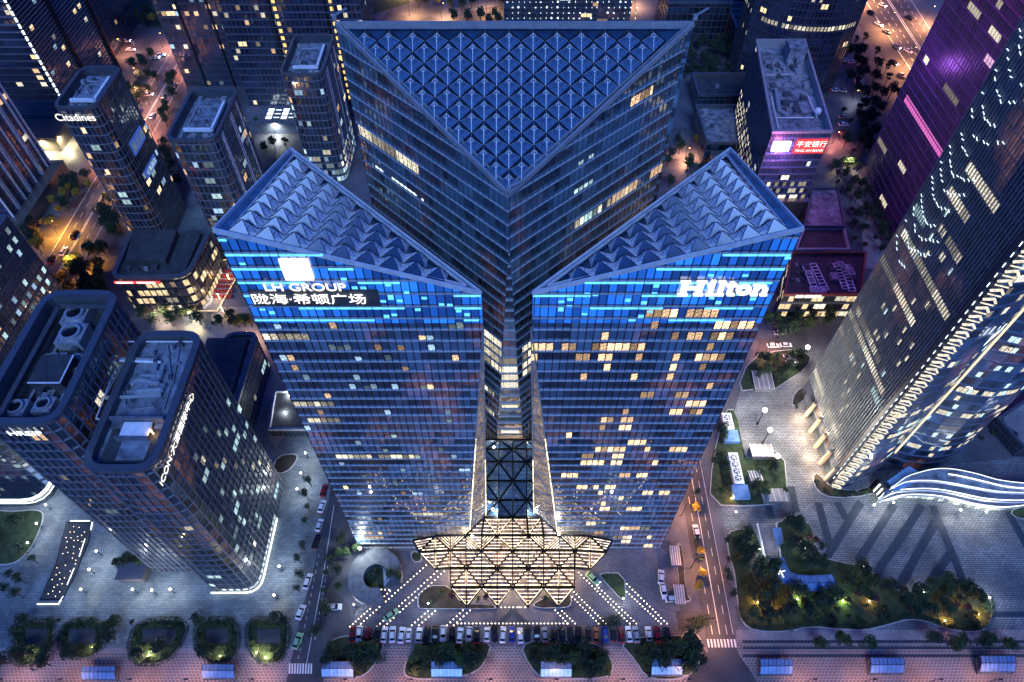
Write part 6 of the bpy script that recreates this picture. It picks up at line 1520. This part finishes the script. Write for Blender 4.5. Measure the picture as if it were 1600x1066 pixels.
for k, c in dict(carw=(.70, .72, .75), carb=(.015, .016, .02), carr=(.16, .012, .02), cars=(.30, .32, .35), carblue=(.03, .06, .28), caro=(.26, .08, .03), carg=(.28, .50, .30)).items(): M[k] = plain('paint_' + k, c, .22, .15, .04)
M['carglass'] = plain('car_glass', (.01, .012, .016), .08); M['tyre'] = plain('tyre', (.015, .015, .015), .8); M['lampoff'] = plain('lamp_glass', (.6, .6, .6), .1)
M['tail'] = emis('tail_light', (1, .03, .02), 1.2, light=False); M['headon'] = emis('head_light', (1, .95, .85), 30, light=False)
CNAME = dict(carw='white', carb='black', carr='dark red', cars='silver', carblue='blue', caro='orange-brown', carg='green and white')
cp = car_proto(); first = [True]
def car(x, y, ang, col, label, group, on=False, s=1.0, world=None):
    if first[0]: o = cp; first[0] = False
    else: o = copy_tree(cp)
    p = world or at(x, y); o.location = (p.x, p.y, .14); o.rotation_euler = (0, 0, ang); o.scale = (s * tr_.uniform(.92, 1.06), s * tr_.uniform(.96, 1.04), s * tr_.uniform(.98, 1.22))
    o['label'] = label; o['group'] = group; o['category'] = 'car'
    for c in (cp.children if o is cp else [c for c in o.children]):
        if c.name.startswith(('body', 'roof')): c.material_slots[0].link = 'OBJECT'; c.material_slots[0].material = M[col]
        if on and c.name.startswith('headlight'): c.material_slots[0].link = 'OBJECT'; c.material_slots[0].material = M['headon']
    return o
H = math.pi / 2
row = [(552, 'carr'), (562, 'carw'), (575, 'carr'), (589, 'carb'), (601, 'carw'), (614, 'carw'), (628, 'carw'), (639, 'carw'), (655, 'carw'), (667, 'carb'), (680, 'carb'), (693, 'carw'), (707, 'carb'), (719, 'carw'), (733, 'carw'), (745, 'carb'), (761, 'carw'), (773, 'carb'), (786, 'carw'), (800, 'carblue'), (813, 'carw'), (824, 'carb'), (839, 'carb'), (851, 'cars'), (866, 'carb'), (878, 'carb'), (891, 'carb'), (903, 'carb'), (919, 'carb'), (931, 'caro'), (945, 'carblue'), (958, 'carb'), (970, 'carr'), (982, 'carw'), (993, 'cars'), (1013, 'carw'), (1026, 'carr'), (1042, 'carb')]
for i, (x, c) in enumerate(row): car(x, 993 + tr_.uniform(-1.5, 1.5), (-H if tr_.random() < .3 else H) + tr_.uniform(-.08, .08), c, f'{CNAME[c]} parked car, {nth(i)} from the left in the row below the forecourt', 'cars parked in the row below the forecourt', s=1.0 if i != 7 else .85)
road = H
for i, (x, y, a, c, lb, on) in enumerate([(471, 958, 1.35, 'carw', 'white car driving on the left street below the side entrance', 0), (482, 910, 1.4, 'carw', 'white car driving on the left street near the plaza lamps', 0), (466, 1003, 1.35, 'carg', 'green and white taxi waiting at the left zebra crossing', 0), (523, 950, 0.05, 'carw', 'white car turning out of the side road left of the forecourt', 0), (500, 822, 1.4, 'carw', 'white car farther up the left street beside the twin tower', 0), (504, 793, 1.4, 'carw', 'second white car up the left street beside the twin tower', 0), (507, 768, 1.45, 'carr', 'dark red car highest up the left street', 0), (495, 848, 1.4, 'carb', 'black car on the left street below two white ones', 0),
    (612, 962, .62, 'carg', 'green and white taxi on the lit left drive', 0), (926, 905, -.8, 'carg', 'taxi leaving the right end of the entrance canopy', 1), (1032, 903, 1.4, 'carw', 'white car parked at the right edge of the forecourt', 0), (1036, 925, -1.5, 'carw', 'white van-like car parked behind another at the forecourt edge', 0), (1051, 937, .1, 'carw', 'white car at the exit gate beside the ribbed pavilion', 1), (1087, 832, 1.6, 'carw', 'white car parked on the right street beside the twin tower', 0),
    (1217, 522, 0, 'carw', 'white car alone behind the right twin tower', 0), (1207, 542, 0, 'carw', 'left white car of two behind the right twin tower', 0), (1227, 541, 0, 'carw', 'right white car of two behind the right twin tower', 0)]):
    car(x, y, a, c, lb, 'cars on the streets' if lb.find('taxi') < 0 else 'taxis', on, 1.05)
av = [(1.6, 186, 'carw', 1), (4.6, 181, 'carw', 0), (2, 171, 'carb', 1), (5, 163, 'carw', 0), (6, 195, 'carb', 0), (9.6, 198, 'carw', 1), (9.8, 176, 'carw', 0), (13, 184, 'carb', 0), (5.5, 221, 'carw', 1), (2, 216, 'carb', 0), (10.5, 205, 'carb', 0), (6, 232, 'carb', 0), (3, 330, 'carblue', 0), (11, 326, 'carw', 0), (14, 356, 'carw', 1), (14.5, 372, 'carw', 1), (11, 345, 'cars', 0), (2, 300, 'carw', 0)]
for i, (dx, y, c, on) in enumerate(sorted(av, key=lambda a_: a_[1])): car(0, 0, H, c, f'{CNAME[c]} car on the orange avenue, {nth(i)} counting up from the nearest', 'cars on the orange avenue', on, 1.1, W(lx0 + dx, y, 0))
for i, (x, y) in enumerate(sorted([(1315, 144), (1350, 144), (1342, 128), (1343, 133.5), (1354, 157), (1317, 185), (1317, 197), (1318, 97), (1332, 99), (1306, 143)])):
    car(x, y, tr_.choice([0, .1, 2.9]), tr_.choice(['carw', 'cars', 'carw']), f'pale car, {nth(i)} from the left in the dark car park left of the highway', 'cars parked beside the highway', 0, 1.15)
for i, (x, y, on) in enumerate(sorted([(1372, 40, 1), (1385, 52, 0), (1360, 22, 0), (1400, 75, 1), (1418, 82, 0), (1378, 10, 1), (1432, 112, 0), (1395, 100, 1), (1420, 30, 0), (1408, 120, 0)])):
    car(x, y, -.95, tr_.choice(['carw', 'cars', 'carb']), f'{nth(i)} small car from the left on the wide orange highway', 'cars on the highway', on, 1.2)
for i, (x, y) in enumerate(sorted([(178, 66), (185, 66), (192, 66), (198, 66), (205, 80), (243, 92), (252, 88), (233, 150)])): car(x, y, .1, 'carw', f'{nth(i)} white car from the left around the pink corner plaza', 'cars at the top left crossing', 1, 1.1)

# =============================================================== lamps
def lamp_proto():
    r = thing('plaza_lamp', 'x', 'lamp', (0, 0, 0)); g = MB(); g.tube((0, 0, 0), (0, 0, 3.4), .08, .06, 6); g.tube((0, 0, 0), (0, 0, .25), .18, .16, 8); g.build('post', M['dkmetal'], r)
    g = MB(); g.ball((0, 0, 3.65), .30, 8, 6); g.build('globe', M['bulb'], r); return r
lp = lamp_proto(); lfirst = [True]
def lamp(x, y, lb, e=900, c=(.85, .93, 1), s=1.0, cat='lamp', grp='lamps on the plazas'):
    if lfirst[0]: o = lp; lfirst[0] = False
    else: o = copy_tree(lp)
    p = at(x, y, 3.6 * s); o.location = (p.x, p.y, 0); o.scale = (s,) * 3; o['label'] = lb; o['group'] = grp; OFF[o.name] = W(p.x, p.y, 0)
    light('POINT', W(p.x, p.y, 0) + W(0, 0, 4.3), e, c, o, .3)
for i, (x, y) in enumerate(sorted([(150, 861), (139, 890), (126, 921), (207, 921), (237, 922), (266, 921), (57, 818), (43, 848), (71, 789)])): lamp(x, y, f'small white globe lamp on the left grey plaza, {nth(i)} from the left', 520)
for i, (x, y) in enumerate(sorted([(477, 708), (470, 739), (464, 764), (436, 885), (428, 930), (452, 618), (445, 645), (403, 560)], key=lambda q: -q[1])): lamp(x, y, f'small white globe lamp along the walkway by the left street, {nth(i)} from the bottom', 550, (.9, .95, 1))
for i, (x, y) in enumerate([(1195, 641), (1203, 672), (1215, 713), (1262, 543)]): lamp(x, y, ['glaring white floodlamp nearest the fan box, first of three on the lamp plaza', 'glaring white floodlamp, middle of three on the lamp plaza', 'glaring white floodlamp, lowest of three on the lamp plaza', 'glaring greenish floodlamp behind the right twin tower near the parked cars'][i], 7500, (1, .88, .70), 2.6, grp='floodlamps right of the twin tower')
lamp(562, 857, 'glaring white lamp at the left foot of the left twin tower', 2600, (.9, 1, .9), 1.6, grp='floodlamps right of the twin tower')
lamp(1255, 346, 'bright lamp at the right corner of the bank tower base', 3000, (1, 1, 1), 1.8, grp='floodlamps right of the twin tower')
lamp(1000, 320, 'bright lamp behind the right twin tower roof', 2500, (1, .9, .7), 1.4, grp='floodlamps right of the twin tower') if False else None
for i, (x, y) in enumerate([(1366, 789), (1396, 785), (1501, 797), (1541, 800)]): lamp(x, y, f'white globe lamp at the front of the wave podium, {nth(i)} from the left', 900, (1, .95, .85))
for i, (x, y) in enumerate([(1258, 856), (1350, 885), (1443, 926), (1546, 934), (1187, 858), (1150, 800), (974, 935), (669, 943), (553, 945)]): lamp(x, y, ['small lamp inside the northern lobe of the garden', 'small lamp at the plaza edge of the garden', 'small lamp in the garden bend', 'small lamp at the eastern garden tip', 'small lamp beside the stair ramp', 'white lamp over the pavilion by the right street', 'small lamp at the tip of the triangular bed', 'small lamp in the left canopy bed', 'small lamp by the ramp entrance'][i], 350, (1, .95, .8), .8)
# garden uplights
def uplight(x, y, lb, e, c, grp='garden uplights'):
    p = at(x, y); o = thing('garden_light', lb, 'garden light', (p.x, p.y, 0), grp); g = MB(); g.tube(p, p + W(0, 0, .5), .1, n=6); g.build('stake', M['dkmetal'], o)
    g = MB(); g.ball(p + W(0, 0, .62), .2, 8, 5); g.build('lens', M['bulbw'], o); light('POINT', p + W(0, 0, 1.3), e, c, o, .2)
for i, (x, y, e) in enumerate(sorted([(1183, 942, 1500), (1202, 948, 1500), (1245, 937, 600), (1316, 940, 900), (1357, 940, 700), (1475, 971, 900), (1527, 961, 900), (1493, 943, 500), (234, 1024, 900), (322, 1021, 700), (346, 1027, 700), (402, 1021, 800), (416, 1028, 900), (50, 1022, 300), (146, 1013, 200), (1142, 780, 500), (1165, 778, 300)])):
    am = x > 1000; col = (1, .42, .10) if am and x not in (1245, 1316) else (.85, 1, .25) if am else (1, .85, .5)
    uplight(x, y, f'{"amber" if am else "yellow"} ground light among shrubs, {nth(i)} from the left along the bottom', e, col)
# paving lights
lens = None; cnt = [0]
def pav(x0, y0, x1, y1, n, where):
    global lens
    if abs(y1 - y0) > 6 and y1 > y0: x0, y0, x1, y1 = x1, y1, x0, y0
    for i in range(n):
        t = i / max(1, n - 1); p = at(x0 + (x1 - x0) * t, y0 + (y1 - y0) * t)
        if lens is None:
            r = thing('paving_light', 'x', 'paving light', p); g = MB(); g.tube((0, 0, 0), (0, 0, .05), .24, n=8); g.build('frame_ring', M['dkmetal'], r).location = (0, 0, 0)
            g = MB(); g.tube((0, 0, .05), (0, 0, .12), .17, .12, n=8); g.build('lens', M['pave_l'], r); 
            for c_ in r.children:
                off = OFF[r.name]
                for v in c_.data.vertices: v.co += off
            lens = r; o = r
        else: o = copy_tree(lens)
        o.location = (p.x, p.y, .14); o['label'] = f'round paving light, {nth(i)} from the {"left" if abs(y1 - y0) < 6 else "bottom"} in the {where}'; o['group'] = 'glowing round paving lights on the forecourt'; cnt[0] += 1
    a = at(x0 + (x1 - x0) * .5, y0 + (y1 - y0) * .5, .6)
Q = lambda L: [((530 if k else 800) + a / 5.33, 850 + b / 5.33, (530 if k else 800) + c / 5.33, 850 + d / 5.33, n, w) for a, b, c, d, n, w, k in L]
for a in Q([(90, 690, 425, 395, 15, 'outermost left line', 1), (155, 690, 725, 180, 23, 'second left line', 1), (315, 690, 815, 230, 20, 'third left line', 1), (375, 690, 875, 230, 20, 'fourth left line', 1), (605, 680, 740, 560, 6, 'fifth left line', 1), (665, 680, 800, 560, 6, 'sixth left line', 1), (900, 680, 1030, 555, 6, 'seventh left line', 1), (955, 680, 1090, 555, 6, 'eighth left line', 1),
            (320, 380, 415, 384, 4, 'tiny cross line by the ramp', 1), (1350, 530, 1550, 530, 7, 'front door row', 1), (10, 530, 110, 530, 3, 'door row extension', 0), (360, 555, 465, 665, 6, 'inner short right line', 0), (415, 560, 525, 665, 6, 'outer short right line', 0),
            (720, 665, 480, 420, 12, 'first right line', 0), (780, 665, 515, 400, 13, 'second right line', 0), (980, 665, 555, 240, 20, 'third right line', 0), (1035, 665, 700, 345, 15, 'fourth right line', 0), (1240, 665, 955, 400, 14, 'fifth right line', 0), (1290, 665, 955, 335, 15, 'outermost right line', 0)]): pav(*a)
pav(715, 974.6, 886, 974.6, 30, 'long row above the cars')
for x, y, e in ((640, 925, 500), (700, 975, 500), (590, 955, 500), (800, 970, 600), (885, 960, 500), (950, 935, 600), (1000, 950, 500), (940, 890, 500)): pass
# street lights with warm heads
def street_lamp(X, Y, lb, e, c=(1, .48, .14), h=9.0, arm=1.8, dirx=1, grp='street lights'):
    o = thing('street_light', lb, 'street light', (X, Y, 0), grp); p = W(X, Y, 0); g = MB(); g.tube(p, p + W(0, 0, h), .14, .08, 7); g.tube(p + W(0, 0, h), p + W(dirx * arm, 0, h + .5), .07, .05, 6); g.build('pole', M['dkmetal'], o)
    g = MB(); g.box(p + W(dirx * arm, 0, h + .35), 1.0, .4, .2); g.build('lamp_head', M['dkmetal'], o)
    g = MB(); g.box(p + W(dirx * arm, 0, h + .27), .8, .3, .07); g.build('lens', M['bulbw'], o)
    light('SPOT', p + W(dirx * arm, 0, h + .1), e, c, o, .4, spot=165, blend=1.0, direction=(0, 0, -1))
for i, y in enumerate((60, 78, 96, 114, 132, 150)): street_lamp(rx0 - 1.2, y, f'warm street light on the right street, {nth(i)} from the bottom', 9000, (1, .42, .16), dirx=1)
for i, (y, sd) in enumerate([(150, 0), (170, 1), (190, 0), (210, 1), (232, 0), (256, 1), (282, 0), (310, 1), (340, 0), (370, 1), (400, 0)]): street_lamp(lx0 + (17.5 if sd else -1.5), y, f'warm street light on the orange avenue, {nth(i)} from the bottom', 34000 if y < 250 else 15000, (1, .42, .05) if y < 260 else (1, .33, .18), dirx=-1 if sd else 1)
for i, (x, y) in enumerate(sorted([(1345, 5), (1378, 50), (1410, 105), (1440, 40), (1470, 100), (1400, -25), (1432, 150)])): p = at(x, y); street_lamp(p.x, p.y, f'warm light pole on the wide highway, {nth(i)} from the left', 62000, (1, .40, .15), 12, 2.5)
for i, (x, y) in enumerate(sorted([(640, 25), (690, 30), (760, 20), (982, 10), (630, -10)])): p = at(x, y); street_lamp(p.x, p.y, f'warm street light behind the center tower, {nth(i)} from the left', 38000, (1, .50, .22), 10)
for i, (x, y) in enumerate(sorted([(190, 84), (215, 130), (235, 165), (255, 75), (214, 190)])): p = at(x, y); street_lamp(p.x, p.y, f'pinkish street light on the top left corner plaza, {nth(i)} from the left', 12000, (1, .42, .28), 9)
for i, x in enumerate((20, 110, 215, 300, 400, 540, 640, 760, 860, 960, 1060, 1250, 1340, 1440, 1530, 1620)): p = at(x, 1072); street_lamp(p.x, p.y, f'promenade street light, {nth(i)} from the left along the bottom edge', 3400, (1, .42, .28), 8, 1.5)
for i, (x, y, e, c) in enumerate([(1070, 250, 24000, (1, .45, .25)), (1110, 290, 20000, (1, .4, .25)), (1318, 265, 9000, (1, .8, .5)), (1195, 552, 8000, (1, .4, .25)), (300, 505, 12000, (1, .75, .45)), (250, 502, 12000, (1, .75, .45)), (390, 535, 6000, (1, .6, .35)), (408, 590, 1500, (1, .6, .4)), (1330, 160, 2500, (.6, .7, 1)), (70, 240, 30000, (1, .85, .5)), (100, 232, 30000, (1, .85, .5)), (430, 212, 12000, (.9, 1, 1)), (1210, 300, 4000, (1, .85, .6)), (1300, 225, 9000, (1, .3, .25))]):
    p = at(x, y); street_lamp(p.x, p.y, ['lamp on the pink court right of the center tower', 'lamp lower on the pink court right of the center tower', 'lamp at the lit hedge row beside the bank tower', 'reddish lamp by the cars behind the right twin tower', 'lamp in front of the restaurant block, right one', 'lamp in front of the restaurant block, left one', 'lamp below the golden trees', 'lamp on the path beside the left twin tower', 'cold lamp in the dark car park', 'lamp left in front of the bright shop podium', 'lamp right in front of the bright shop podium', 'cold lamp on the court before the slab tower', 'lamp before the bank tower podium', 'reddish lamp right of the bank tower'][i], e, c, 7, 1)

V_, F_, MI_, MT_ = [], [], [], []
for nm, (vs, fs, mt) in FAR.items():
    o0 = len(V_); V_ += vs; F_ += [tuple(i + o0 for i in f) for f in fs]; MI_ += [len(MT_)] * len(fs); MT_.append(mt)
me = bpy.data.meshes.new('far_trees'); me.from_pydata(V_, [], F_)
for m in MT_: me.materials.append(m)
me.polygons.foreach_set('material_index', MI_); o = bpy.data.objects.new('far_trees', me); COL.objects.link(o); o['kind'] = 'stuff'; o['label'] = 'dark trees filling the distant courts and parks at the top'
